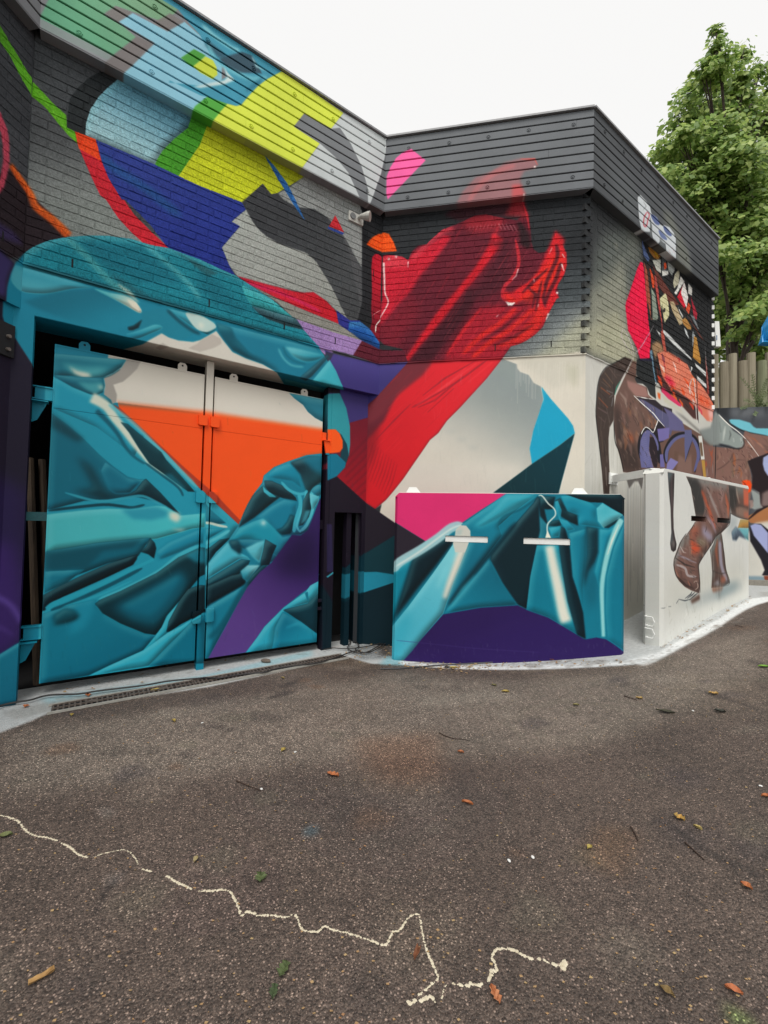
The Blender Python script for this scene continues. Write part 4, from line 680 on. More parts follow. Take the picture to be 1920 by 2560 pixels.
fill(f, '#aab4d8', 'U1240,1060 1327,1010 1500,1000 1500,1400 1327,1400 1260,1300 1230,1180', 1.5); fill(f, '#9ba29f', 'U1010,1650 1080,1680 1170,1750 1190,1980 1080,2020 1000,1980 1060,1860', 3); fill(f, '#a08880', 'U980,1850 1050,1840 1060,1960 1000,2010', 3, .9); fill(f, '#8d7a76', 'U1220,1720 1327,1660 1500,1660 1500,1960 1200,1960', 6, .9)
fill(f, '#f05218', 'U850,1490 930,1470 1000,1490 1028,1560 1010,1680 960,1720 860,1600', 3)
fill(f, '#b07a50', 'P1380,1300 1440,1270 1637,1180 1900,1150 1900,1400 1440,1360', 2); fill(f, '#d8d6cc', 'P1380,1500 1500,1360 1900,1300 1900,2200 1380,2200', 6, .9)
fill(f, '#26232b', 'P1430,1400 1480,1370 1560,1370 1660,1450 1900,1500 1900,1950 1570,1940 1600,1880 1560,1770 1440,1560', 1); fill(f, '#a6aed6', 'P1440,1390 1490,1368 1560,1380 1640,1470 1640,1700 1560,1600 1480,1500', 2.5); line(f, '#2a1e20', 'P1420,1320 1520,1230 1640,1170', 26, 2)
fill(f, '#7f97a3', 'P1380,1945 1560,1950 1900,1990 1900,2120 1380,2060', 4, .9); fill(f, '#8b4a35', 'P1590,1945 1700,1945 1700,2000 1600,1990', 3)

# ------------------------------------------------------------------ wear: scuffs, drips, dust
def scatter(ks, box, cols, n, ln, wd, ang, a, soft=.5, seed=1):
    rn = random.Random(seed); x0, y0, x1, y1 = box
    for _ in range(n):
        x, y = rn.uniform(x0, x1), rn.uniform(y0, y1); t = R(ang+rn.gauss(0, 9)); l_ = ln*rn.uniform(.3, 1.5)
        line(ks, rn.choice(cols), 'Z%.1f,%.1f %.1f,%.1f' % (x, y, x+l_*math.cos(t), y+l_*math.sin(t)), wd*rn.uniform(.5, 1.4), soft, a*rn.uniform(.4, 1), None, None, False)
scatter('G', (110, 900, 790, 1690), ['#7fc3cc', '#0a4350', '#d8e2dd'], 90, 14, 1.2, 80, .35, seed=2)
scatter('G', (110, 1560, 790, 1700), ['#5e6a66', '#8b938c', '#0a3038'], 130, 16, 3, 88, .35, 1.2, 3)
scatter('B', (990, 1600, 1560, 1655), ['#8f98a0', '#241a3a', '#6a6a78'], 160, 9, 2.2, 88, .4, .8, 4)
scatter('B', (990, 1260, 1560, 1640), ['#8ccbd4', '#0a3440', '#b9c4c8'], 60, 14, 1.0, 20, .3, .5, 5)
scatter('D', (1660, 1500, 1872, 1606), ['#a9a796', '#8d8c7e', '#f2f2ec'], 120, 12, 2.4, 90, .45, .8, 6)
scatter('D', (1660, 1190, 1872, 1500), ['#b9bab2', '#f4f4f0', '#a9aaa2'], 90, 30, 1.6, 90, .35, .8, 7)
scatter(['M'], (1060, 920, 1470, 1220), ['#b5b4a8', '#efece2', '#a2a59f'], 130, 26, 2.2, 90, .28, 1.2, 8)
scatter(['L'], (60, 690, 900, 960), ['#0f6577', '#69b8c4', '#d5dcd6'], 70, 12, 1.4, 85, .3, .6, 9)
scatter(['p'], (828, 1000, 945, 1610), ['#3c3448', '#7c6a78', '#2a6674'], 60, 12, 1.4, 85, .4, .6, 10)
scatter(['L', 'Q'], (0, 850, 60, 1760), ['#4b3f66', '#6a5a8a', '#1a1524'], 60, 14, 1.6, 85, .5, .6, 12)
scatter(['R'], (1470, 900, 1540, 1240), ['#a3a293', '#e8e7df'], 50, 40, 2, 90, .4, .8, 13)
# skin wrinkles of the elephant
for k_, bx, n_, an in ((['R'], (1545, 990, 1640, 1170), 120, 65), (['D'], (1700, 1200, 1820, 1330), 60, 62), (['D'], (1690, 1330, 1750, 1470), 60, 25), (['K'], (1800, 1090, 1880, 1240), 70, 60)):
    P_c = {'R': BB, 'D': BL, 'K': EB}[k_[0]]; rn = random.Random(n_)
    for _ in range(n_):
        x, y = rn.uniform(bx[0], bx[2]), rn.uniform(bx[1], bx[3]); t = R(an+rn.gauss(0, 12)); l_ = rn.uniform(5, 18)
        line(k_, rn.choice(['#2c2321', '#b9a297', '#3d302b', '#9a8378', '#241c1a']), 'Z%.1f,%.1f %.1f,%.1f %.1f,%.1f' % (x, y, x+l_*.5*math.cos(t)+1.5, y+l_*.5*math.sin(t), x+l_*math.cos(t), y+l_*math.sin(t)), rn.uniform(.8, 2), .4, .6, None, P_c)
# dark painted shape with violet-grey letters
DP = 'S600,720 870,770 1000,820 P470,80 600,160 760,260 860,340 890,500 895,680 820,850 200,740 215,560 230,380 280,310 365,355 430,215 490,290 200,0'
fill(f, '#2a1f28', 'S620,735 870,770 960,850 1106,900 1106,1180 1000,1130 900,1060', .8)
fill(f, '#6f5548', 'P600,560 700,600 800,620 810,850 600,800', 3, 1); fill(f, '#8a6d64', 'P650,600 720,650 790,600 800,840 620,800', 5, .9)
fill(f, '#605f82', 'S640,755 720,775 1106,1010 P600,230 560,400 490,290 Z1652,1062', .8)
fill(f, '#6b678f', 'P480,80 560,120 690,240 720,350 600,340 540,330 540,200', 1.5); fill(f, '#231b28', 'P430,220 490,300 480,460 400,480 370,360', .8)
line(f, '#19151d', 'P330,760 240,620 225,480 270,350 350,350 400,430 430,600 440,700', 50, .6, 1); line(f, '#6f6f9c', 'P290,755 250,620 240,480 280,360 345,365 400,450 420,560', 22, .8)
fill(f, '#6f6f9c', 'P235,750 215,600 225,450 255,370 300,330 330,340 330,420 320,550 350,680 372,750', 1); fill(f, '#2a1c24', 'P330,410 370,410 410,520 415,700 405,750 375,740 345,660 320,540', .8)
fill(f, '#7d74ad', 'P412,320 545,305 540,420 480,450 430,460', 1); fill(f, '#7670a8', 'P440,600 480,600 495,745 445,745', 1)
line(f, '#19151d', 'P510,700 510,560 590,420 700,380 800,410 860,500 880,640 830,800', 46, .6); line(f, '#696b98', 'P515,690 520,560 600,440 710,395 800,430 850,520 865,640 820,790', 30, .8)
fill(f, '#676990', 'P715,330 790,330 800,450 760,560 720,690 712,500', .8); line(f, '#19151d', 'P800,440 760,560 718,690', 5, .6); fill(f, '#8b85bb', 'P520,700 560,640 645,685 560,800 510,790', 1)
for i in range(14): line(f, '#b4b4dc', 'P%d,%d %d,%d' % (235+i*3, 420+i*24, 290+i*3, 410+i*22), 4, .8, .8)
line(f, '#edeeea', 'S868,770 720,745 578,714 700,830 850,960 915,1045 1000,1140', 11, .5, 1, None, None, False); line(f, '#edeeea', 'S915,1045 880,1140 845,1220 790,1170 740,1150 700,1200 680,1250', 10, .5)
line(f, '#c9c2cc', 'S975,870 970,1040', 4, .6)
fill(f, '#63605c', 'P600,120 700,180 860,320 1000,440 1080,500 1000,490 930,440 860,340 700,200', 4, .9); fill(f, '#8d9491', 'P880,330 1000,300 1050,120 1100,170 1100,500 1000,500 930,440', 4, .95)
# ------------------------------------------------------------------ ground paint (a sheet lying on the yard)
sheet('g', V(0, 0, 0), V(1, 0, 0), V(0, 1, 0), (-5, 13), (0, 13), 90, '#564a42')
GS = SH['g']
def _gto(P):
    out = []
    for x, y in P:
        q = on_ground(x, y); out.append(((q[0]-GS.ur[0])*GS.ppm, (q[1]-GS.vr[0])*GS.ppm))
    return np.array(out)
GS.to = _gto
for i in range(70):
    x = random.uniform(-3, 6); y = random.uniform(.8, 9); r = random.uniform(.1, .6)
    q = np.array([((x-GS.ur[0]+r*random.uniform(.6, 1.4)*math.cos(t))*GS.ppm, (y+r*.7*random.uniform(.5, 1.4)*math.sin(t))*GS.ppm) for t in np.arange(9)*.7])
    mk = GS.mask(q, r*22)
    if mk: GS.lay(mk, hexc(random.choice(['#4c4440', '#6a5f55', '#635242', '#50443b', '#675c50', '#584a44'])), .45)
fill('g', '#7c7267', 'Z0,1830 300,1790 620,1740 1000,1680 1300,1700 1560,1680 1920,1560 1920,1680 1500,1860 900,1900 300,1960 0,1990', 26, .7)
for i in range(260):
    x = random.uniform(-3, 6); y = random.uniform(.8, 7); r = random.uniform(.02, .14)
    q = np.array([((x-GS.ur[0]+r*random.uniform(.5, 1.5)*math.cos(t))*GS.ppm, (y-GS.vr[0]+r*.7*random.uniform(.5, 1.4)*math.sin(t))*GS.ppm) for t in np.arange(9)*.7])
    mk = GS.mask(q, r*30)
    if mk: GS.lay(mk, hexc(random.choice(['#3f3733', '#857b70', '#6b4f3c', '#4a423c', '#7b7266', '#40393a', '#5f5a4c'])), .4)
for s_ in ('X-30,870 180,890 240,930', 'X250,920 300,885', 'X560,650 700,610 800,590', 'X640,560 760,530 860,470', 'c900,250 1050,310 1300,480 1659,640', 'V1400,1240 1560,1290 1659,1320', 'V850,1590 1150,1680 1659,1850', 'a600,900 700,700 850,560', 'a350,640 480,520'):
    line('g', '#332c29', s_, 34, 3, .5)
fill('g', '#8a8175', 'Z1040,1740 1250,1720 1300,1745 1150,1760 1050,1770', 14, .6)
fill('g', '#6e4a34', 'Z880,1850 1100,1830 1100,1950 950,1960', 30, .4); fill('g', '#6e4f35', 'Z1500,2060 1600,2080 1560,2200 1440,2150', 26, .35)
fill('g', '#b9bcbb', 'Z-200,1900 0,1832 70,1806 120,1784 300,1752 520,1718 700,1680 860,1640 930,1660 1000,1660 1570,1664 1640,1655 1700,1622 1780,1580 1860,1525 1960,1496 1960,1440 1500,1380 900,1500 0,1600', 2, 1)
fill('g', '#7b7f80', 'Z860,1615 985,1600 985,1645 900,1650', 5, .8); fill('g', '#3c3530', 'Z945,1610 980,1596 982,1640 950,1640', 5, .8)
fill('g', '#7fb3bd', 'Z965,1640 1010,1640 1010,1664 950,1662', 4, .7); fill('g', '#8fbfc8', 'Z100,1745 500,1690 780,1625 780,1640 500,1702 120,1762', 5, .6)
fill('g', '#8f8d88', 'Z0,1780 300,1720 340,1722 40,1800', 8, .5)
fill('g', '#e9ebea', 'Z1000,1652 1560,1654 1640,1634 1700,1600 1800,1545 1880,1496 1950,1490 1950,1498 1890,1512 1800,1566 1700,1620 1640,1650 1560,1662 1000,1661', 3, .8)
fill('g', '#dcdedd', 'Z1570,1650 1640,1630 1630,1660 1600,1665', 6, .8)
for i in range(170):
    x = random.uniform(1000, 1890); y = (1664 if x < 1600 else 1652-.50*(x-1640))+random.uniform(-14, 8); line('g', random.choice(['#6f675e', '#5e554d', '#8d8983']), 'Z%.1f,%.1f %.1f,%.1f' % (x, y, x+random.uniform(4, 30), y-random.uniform(-2, 8)), random.uniform(3, 8), 2, .55)
fill('g', '#a5a5a1', 'Z1900,1480 1990,1478 1990,1492 1900,1490', 2, .8)
for i in range(90):
    x = random.uniform(100, 860); y = 1752-.20*(x-100)+random.uniform(-20, 14); line('g', random.choice(['#77746e', '#8e8a84', '#d5d8d8', '#5c5750', '#a58f84']), 'Z%.1f,%.1f %.1f,%.1f' % (x, y, x+random.uniform(4, 30), y-random.uniform(0, 6)), random.uniform(2, 5), 1, .6)
for i in range(130):
    x = random.uniform(1000, 1890); y = (1660 if x < 1600 else 1640-.48*(x-1640))+random.uniform(-8, 10); line('g', random.choice(['#77746e', '#4e4841', '#6b5b50', '#f2f3f2']), 'Z%.1f,%.1f %.1f,%.1f' % (x, y, x+random.uniform(2, 12), y-random.uniform(0, 3)), random.uniform(1.5, 4), .5, .6)
fill('g', '#5e7a3a', 'c1390,1440 1450,1480 1560,1540 1600,1600 1400,1600', 12, .6); fill('g', '#40525a', 'b310,320 350,290 400,300 410,340 350,370 300,350', 6, .7)
fill('g', '#8f8a85', 'a620,170 720,180 760,230 660,250', 10, .3); fill('g', '#8f8a85', 'a680,620 780,600 780,660 700,690', 10, .35)

# ------------------------------------------------------------------ materials
def newmat(name):
    m_ = bpy.data.materials.new(name); m_.use_nodes = True; t = m_.node_tree; t.nodes.clear()
    o = t.nodes.new('ShaderNodeOutputMaterial'); b = t.nodes.new('ShaderNodeBsdfPrincipled'); t.links.new(b.outputs[0], o.inputs[0])
    return m_, t, b
def nz(t, vec, scale, detail=4, rough=.6):
    n = t.nodes.new('ShaderNodeTexNoise'); n.inputs['Scale'].default_value = scale; n.inputs['Detail'].default_value = detail; n.inputs['Roughness'].default_value = rough
    if vec is not None: t.links.new(vec, n.inputs['Vector'])
    return n.outputs['Fac']
def mr(t, s_, a, b, c, d):
    n = t.nodes.new('ShaderNodeMapRange'); t.links.new(s_, n.inputs[0])
    for i, v in enumerate((a, b, c, d)): n.inputs[i+1].default_value = v
    return n.outputs[0]
def math2(t, op, a, b):
    n = t.nodes.new('ShaderNodeMath'); n.operation = op
    for i, v in enumerate((a, b)):
        if isinstance(v, (int, float)): n.inputs[i].default_value = v
        else: t.links.new(v, n.inputs[i])
    return n.outputs[0]
def mulcol(t, col, fac):
    n = t.nodes.new('ShaderNodeVectorMath'); n.operation = 'SCALE'; t.links.new(col, n.inputs[0]); t.links.new(fac, n.inputs['Scale']); return n.outputs[0]
def bump(t, b, h, strength, dist):
    n = t.nodes.new('ShaderNodeBump'); n.inputs['Strength'].default_value = strength; n.inputs['Distance'].default_value = dist
    t.links.new(h, n.inputs['Height']); t.links.new(n.outputs[0], b.inputs['Normal'])
def hcol(h):
    c = hexc(h); return tuple(float(x) for x in np.where(c <= .04045, c/12.92, ((c+.055)/1.055)**2.4))+(1,)
def paintmat(k, rough=.55, grain=.10, gs=90., bs=.25, bd=.002, big=.08, streak=0., brick=False):
    s = SH[k]; m_, t, b = newmat('paint_'+s.name+'_'+str(rough))
    geo = t.nodes.new('ShaderNodeNewGeometry'); pos = geo.outputs['Position']
    def dot(axis):
        n = t.nodes.new('ShaderNodeVectorMath'); n.operation = 'DOT_PRODUCT'; t.links.new(pos, n.inputs[0]); n.inputs[1].default_value = tuple(axis); return n.outputs['Value']
    u = mr(t, dot(s.u), float(s.O@s.u+s.ur[0]), float(s.O@s.u+s.ur[1]), 0, 1); v = mr(t, dot(s.v), float(s.O@s.v+s.vr[0]), float(s.O@s.v+s.vr[1]), 0, 1)
    cb = t.nodes.new('ShaderNodeCombineXYZ'); t.links.new(u, cb.inputs[0]); t.links.new(v, cb.inputs[1])
    im = t.nodes.new('ShaderNodeTexImage'); im.image = IMG[k]; im.extension = 'EXTEND'; t.links.new(cb.outputs[0], im.inputs[0])
    n1 = nz(t, pos, gs, 6, .75); n2 = nz(t, pos, 2.2, 4, .6)
    f_ = math2(t, 'ADD', mr(t, n1, .25, .75, -grain, grain), mr(t, n2, .3, .7, 1-big, 1+big))
    if brick:
        f_ = math2(t, 'ADD', f_, mr(t, nz(t, pos, 38, 4, .7), .3, .7, -.16, .16)); oi = t.nodes.new('ShaderNodeObjectInfo'); rr = math2(t, 'ADD', mr(t, oi.outputs['Random'], 0, 1, -.07, .07), mr(t, geo.outputs['Random Per Island'], 0, 1, -.09, .09)); f_ = math2(t, 'ADD', f_, rr)
    if streak:
        mp = t.nodes.new('ShaderNodeMapping'); mp.inputs['Scale'].default_value = (22, 22, .5); t.links.new(pos, mp.inputs[0])
        f_ = math2(t, 'ADD', f_, mr(t, nz(t, mp.outputs[0], 1, 3), .45, .8, 0, -streak))
    t.links.new(mulcol(t, im.outputs[0], f_), b.inputs['Base Color'])
    b.inputs['Roughness'].default_value = rough; b.inputs['Specular IOR Level'].default_value = .18; bump(t, b, n1, bs, bd)
    return m_
def plain(name, h, rough=.6, var=.15, gs=30., bs=.2, bd=.002, metal=0., h2=None, stretch=None):
    m_, t, b = newmat(name); tc = t.nodes.new('ShaderNodeTexCoord'); vec = tc.outputs['Object']
    if stretch:
        mp = t.nodes.new('ShaderNodeMapping'); mp.inputs['Scale'].default_value = stretch; t.links.new(vec, mp.inputs[0]); vec = mp.outputs[0]
    n = nz(t, vec, gs, 5); mxn = t.nodes.new('ShaderNodeMix'); mxn.data_type = 'RGBA'
    mxn.inputs[6].default_value = hcol(h); mxn.inputs[7].default_value = hcol(h2) if h2 else tuple(c*(1-2*var) for c in hcol(h)[:3])+(1,)
    t.links.new(mr(t, n, .3, .7, 0, 1), mxn.inputs[0]); t.links.new(mxn.outputs[2], b.inputs['Base Color'])
    b.inputs['Roughness'].default_value = rough; b.inputs['Metallic'].default_value = metal; bump(t, b, n, bs, bd); return m_
IMG = {k: s.image() for k, s in SH.items()}
BRK = dict(rough=.85, grain=.6, gs=80., bs=1., bd=.008, big=.08, brick=True)
mB = {k: paintmat(k, **BRK) for k in 'LMRQ'}
mS = {k: paintmat(k, rough=.62, grain=.03, gs=60., bs=.25, bd=.002, big=.04) for k in 'LMRQSpDBK'}
mS['G'] = paintmat('G', rough=.42, grain=.015, gs=40., bs=.12, bd=.001, big=.03)
mF = {k: paintmat(k, rough=.6, grain=.05, gs=70., bs=.2, bd=.001, big=.10) for k in 'lmrq'}
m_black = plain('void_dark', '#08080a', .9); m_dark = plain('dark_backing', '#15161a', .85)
m_white = plain('white_painted_metal', '#ebece8', .5, var=.03, bs=.05); m_grey = plain('roof_felt', '#5a5b5c', .9)
m_coping = plain('metal_coping', '#8d8e90', .45); m_steel = plain('dull_steel', '#6f6a64', .5, h2='#4a3f38')
# asphalt: painted colour times stone grains
m_ground, t, b = newmat('asphalt_and_concrete')
geo = t.nodes.new('ShaderNodeNewGeometry'); pos = geo.outputs['Position']
mp = t.nodes.new('ShaderNodeMapping'); mp.inputs['Scale'].default_value = (1/18, 1/13, 0); mp.inputs['Location'].default_value = (5/18, 0, 0); t.links.new(pos, mp.inputs[0])
im = t.nodes.new('ShaderNodeTexImage'); im.image = IMG['g']; im.extension = 'EXTEND'; t.links.new(mp.outputs[0], im.inputs[0])
vo = t.nodes.new('ShaderNodeTexVoronoi'); vo.inputs['Scale'].default_value = 125; t.links.new(pos, vo.inputs['Vector'])
vo2 = t.nodes.new('ShaderNodeTexVoronoi'); vo2.inputs['Scale'].default_value = 260; t.links.new(pos, vo2.inputs['Vector'])
sp = t.nodes.new('ShaderNodeSeparateColor'); t.links.new(vo.outputs['Color'], sp.inputs[0])
sp2 = t.nodes.new('ShaderNodeSeparateColor'); t.links.new(vo2.outputs['Color'], sp2.inputs[0])
g1 = mr(t, sp.outputs[0], 0, 1, .5, 1.35); g2 = mr(t, sp2.outputs[1], 0, 1, .5, 1.35)
g3 = math2(t, 'MULTIPLY', mr(t, nz(t, pos, 1.3, 6, .7), .3, .7, .72, 1.2), mr(t, nz(t, pos, 14, 5, .7), .3, .7, .8, 1.18))
hi = math2(t, 'MULTIPLY', mr(t, sp.outputs[2], .91, .95, 0, 1), mr(t, vo.outputs['Distance'], .30, .5, 2.6, 0))
hi2 = math2(t, 'MULTIPLY', mr(t, sp2.outputs[2], .92, .96, 0, 1), mr(t, vo2.outputs['Distance'], .3, .5, 2.0, 0))
fac = math2(t, 'ADD', math2(t, 'ADD', math2(t, 'MULTIPLY', math2(t, 'MULTIPLY', g1, g2), g3), hi), hi2)
lum = t.nodes.new('ShaderNodeRGBToBW'); t.links.new(im.outputs[0], lum.inputs[0])
calm = mr(t, lum.outputs[0], .16, .4, 0, 1)             # paint dust and concrete cover the grains
mxf = t.nodes.new('ShaderNodeMix'); t.links.new(calm, mxf.inputs[0]); t.links.new(fac, mxf.inputs[2]); t.links.new(mr(t, nz(t, pos, 30, 5, .7), .25, .75, .72, 1.12), mxf.inputs[3])
t.links.new(mulcol(t, im.outputs[0], mxf.outputs[0]), b.inputs['Base Color'])
b.inputs['Roughness'].default_value = .72
hh = math2(t, 'ADD', math2(t, 'MULTIPLY', vo.outputs['Distance'], -1), math2(t, 'MULTIPLY', nz(t, pos, 8, 5), .8)); bump(t, b, hh, .7, .006)

# ------------------------------------------------------------------ the yard
def gheight(x, y): return gz(x)+.004*math.sin(x*2.1+y)*math.cos(y*1.7)*0
xs = np.concatenate([np.linspace(-40, -5, 8), np.linspace(-4, 6, 61), np.linspace(7, 60, 14)]); ys = np.array([-30, -10, -3, 0, 2, 4, 6, 8, 12, 20, 40, 60.])
vs_ = [(x, y, gz(x)) for y in ys for x in xs]; nx = len(xs)
fs = [(j*nx+i, j*nx+i+1, (j+1)*nx+i+1, (j+1)*nx+i) for j in range(len(ys)-1) for i in range(nx-1)]
link('ground', mesh('ground', vs_, fs), m_ground, kind='structure')

# ------------------------------------------------------------------ building
bld = thing('building', 'low dark brick building with grey board fascia, its walls covered by a bright mural', 'building', loc=tuple(C))
bpy.context.view_layer.update()
def child(o, parent):
    o.parent = parent; o.matrix_parent_inverse = parent.matrix_world.inverted(); return o
def part(mb, name, mat, parent, **tags):
    o = mb.build(name, mat, None, **tags); child(o, parent); return o
TH = .35
# brick walls: mortar body set back 4 mm behind the brick faces
WALLS = {'L': (C, dL, nL, -3.369, 0, mB['L']), 'M': (C, dM, nM, 0, 2.383, mB['M']), 'R': (C2, dL, nL, 0, 3.75, mB['R']), 'Q': (CQ, dQ, nQ, -3.0, 0, mB['Q'])}
core = {}
for k, (O, d, n, a_, b_, mt) in WALLS.items():
    core[k] = part(MB().box(O, d, n, UP, (a_-(.25 if k in 'LM' else 0), b_), (-TH, -.0005), (ZB, 5.6)), 'brick_wall', mt, bld)
def brick_verts(l, h, dp, j):                         # front face proud with worn arrises
    c = .003; r = random.random
    f_ = [(-l/2+c+r()*j, dp+r()*.0016, -h/2+c), (l/2-c-r()*j, dp+r()*.0016, -h/2+c+r()*j), (l/2-c, dp+r()*.0016, h/2-c-r()*j), (-l/2+c, dp+r()*.0016, h/2-c)]
    g_ = [(-l/2, dp-.003, -h/2), (l/2, dp-.003, -h/2), (l/2, dp-.003, h/2), (-l/2, dp-.003, h/2)]
    b_ = [(-l/2, -.02, -h/2), (l/2, -.02, -h/2), (l/2, -.02, h/2), (-l/2, -.02, h/2)]
    v_ = f_+g_+b_; fs_ = [(0, 1, 2, 3)]+[(4+i, 4+(i+1) % 4, (i+1) % 4, i) for i in range(4)]+[(8+i, 8+(i+1) % 4, 4+(i+1) % 4, 4+i) for i in range(4)]
    return v_, fs_
VAR = [mesh('brick', *brick_verts(.218, .068, .003, .003)) for _ in range(6)]
for me in VAR: pass
cnt = 0; rest = {k: MB() for k in WALLS}; cand = []
CRS = .0750
for k, (O, d, n, a_, b_, mt) in WALLS.items():
    rows = int((5.45-ZB)/CRS)
    for r_ in range(rows):
        z = ZB+.007+CRS*(r_+.5); off = (r_ % 2)*.1125+random.uniform(-.004, .004)
        x = a_-off; 
        while x < b_-.03:
            x0, x1 = max(x, a_)+.0035, min(x+.225, b_)-.0035; x += .225
            if x1-x0 < .03: continue
            if random.random() < .04 and x1-x0 > .2:
                xm = x0+random.choice([.107, .15]); segs = [(x0, xm-.005), (xm+.005, x1)]
            else: segs = [(x0, x1)]
            for s0, s1 in segs:
                if (k in 'MR') and ((k == 'M' and s1 > b_-.12) or (k == 'R' and (s0 < .12 or s1 > b_-.12))): continue
                P = O+d*((s0+s1)/2)+UP*z
                cand.append((float(np.linalg.norm(P-EYEP)) if k != 'Q' or s0 > -.45 else 99, k, P, s1-s0, z))
cand.sort(key=lambda c: c[0])
for i, (dist, k, P, l_, z) in enumerate(cand):
    O, d, n, a_, b_, mt = WALLS[k]; pr = random.uniform(-.0012, .0022)
    if i < 300:
        me = random.choice(VAR)
        key = me.name+k
        if key not in globals().setdefault('VK', {}):
            m2 = me.copy(); m2.materials.clear(); m2.materials.append(mt); VK[key] = m2
        o = bpy.data.objects.new('brick', VK[key]); COL.objects.link(o)
        M4 = Matrix(((d[0], -n[0]*-1, 0, P[0]), (d[1], n[1], 0, P[1]), (0, 0, 1, P[2]), (0, 0, 0, 1)))
        M4 = M4 @ Matrix.Translation((0, pr, 0)) @ Matrix.Diagonal((l_/.218, 1, 1, 1))
        o.parent = core[k]; o.matrix_world = M4
    else:
        v_, f_ = brick_verts(l_, .068, .0035+pr, .002)
        f_ = [tuple(q[::-1]) for q in f_] if False else f_
        rest[k].add([P+d*q[0]+n*q[1]+UP*q[2] for q in v_], f_)
for k in rest:
    if rest[k].v: part(rest[k], 'brick', mB[k], core[k], kind='stuff')
# dog-tooth corners: bricks of the two walls run past each other, course by course
def tooth(O, d0, n0, d1, n1, mt0, mt1, par):
    rows = int((5.45-ZB)/CRS); a = MB(); b2 = MB()
    for r_ in range(rows):
        z0 = ZB+.007+CRS*r_+.005; z1 = z0+.065; j = random.uniform(-.002, .002)
        if r_ % 2: a.box(O, d0, n0, UP, (-.23, .042+j), (-.08, .004), (z0, z1)); b2.box(O, d1, n1, UP, (.03, .12), (-.08, .004), (z0, z1))
        else: b2.box(O, d1, n1, UP, (-.042+j, .12), (-.08, .004), (z0, z1)); a.box(O, d0, n0, UP, (-.23, -.03), (-.08, .004), (z0, z1))
    part(a, 'corner_bricks', mt0, par, kind='stuff'); part(b2, 'corner_bricks', mt1, par, kind='stuff')
tooth(C2, dM, nM, dL, nL, mB['M'], mB['R'], core['M'])
tooth(RE, dL, nL, dQ, nQ, mB['R'], m_white, core['R'])
part(MB().box(RE, dQ, nQ, UP, (0, 4), (-TH, -.003), (ZB, 5.6)), 'end_wall', m_dark, bld); part(MB().box(RE, dQ, nQ, UP, (0, 4), (-TH, .001), (-.1, ZB)), 'end_wall', mS['R'], bld)
# smooth concrete below
part(MB().box(C, dM, nM, UP, (-.25, 2.383), (-TH, 0), (-.1, ZB)), 'concrete_wall', mS['M'], bld)
part(MB().box(C2, dL, nL, UP, (-.0, 3.75), (-TH, 0), (-.1, ZB)), 'concrete_wall', mS['R'], bld)
part(MB().box(C, dL, nL, UP, (-3.0, 0), (-TH, 0), (ZL, ZB)), 'lintel', mS['L'], bld)
part(MB().box(C, dL, nL, UP, (-3.62, -3.285), (-.10, 0), (-.1, ZL)).box(C, dL, nL, UP, (-3.62, -3.0), (-.35, 0), (ZL, ZB)), 'jamb', mS['L'], bld)
part(MB().box(C+UP*(ZL-.004), dL, nL, UP, (-3.283, -.10), (-.33, -.002), (0, .003)), 'lintel_soffit', mS['S'], bld)
qb = MB().box(CQ, dQ, nQ, UP, (-3, 0), (-TH, -.0), (ZL+.03, ZB)); part(qb, 'lintel', mS['Q'], bld)
qx = on_plane(14, 768, CQ, nQ); 
part(MB().box(CQ, dQ, nQ, UP, (-3, -.0), (-TH, -.03), (-.1, ZL+.03)), 'concrete_wall', mS['Q'], bld)
bp = on_plane(14, 845, CQ+nQ*.02, nQ)-CQ; pa, pz = bp@dQ, bp[2]
plt = part(MB().box(CQ, dQ, nQ, UP, (pa-.2, pa+.085), (-.03, -.005), (pz-.12, pz+.13)), 'bolt_plate', m_dark, bld)
for zz in (pz+.03, pz-.07):
    q = CQ+dQ*(pa+.035)+UP*zz-nQ*.005; o = MB().tube([q, q+nQ*.02], .014, 8).build('bolt', m_steel); child(o, plt)
# pier with its niche
pier = MB(); P_ = C-nL*.09
nt_, nb = on_plane(837, 1280, P_, nL)-C, on_plane(905, 1280, P_, nL)-C
n0, n1, nzt = nt_@dL, nb@dL, nt_[2]; pe = (on_plane(828, 1100, P_, nL)-C)@dL
pier.box(C, dL, nL, UP, (pe, .2), (-.40, -.09), (nzt, ZL-.005)).box(C, dL, nL, UP, (pe, n0), (-.34, -.09), (-.1, nzt)).box(C, dL, nL, UP, (n1, .2), (-.34, -.09), (-.1, nzt))
pr_ = part(pier, 'pier', mS['p'], bld)
nm = (n0+n1)/2+.02; o = MB().box(C, dL, nL, UP, (nm-.02, nm+.045), (-.22, -.13), (-.05, nzt)).build('post', mS['p']); child(o, pr_)
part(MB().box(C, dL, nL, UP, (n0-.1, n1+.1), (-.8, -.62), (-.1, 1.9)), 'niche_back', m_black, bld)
# recess behind the gate
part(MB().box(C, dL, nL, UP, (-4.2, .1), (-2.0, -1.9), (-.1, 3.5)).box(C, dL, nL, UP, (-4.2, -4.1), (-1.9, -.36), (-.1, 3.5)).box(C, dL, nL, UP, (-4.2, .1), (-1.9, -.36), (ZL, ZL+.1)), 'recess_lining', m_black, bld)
part(MB().box(C, dL, nL, UP, (-3.9, -.12), (-1.9, -.36), (-.1, .003)), 'recess_floor', m_black, bld)
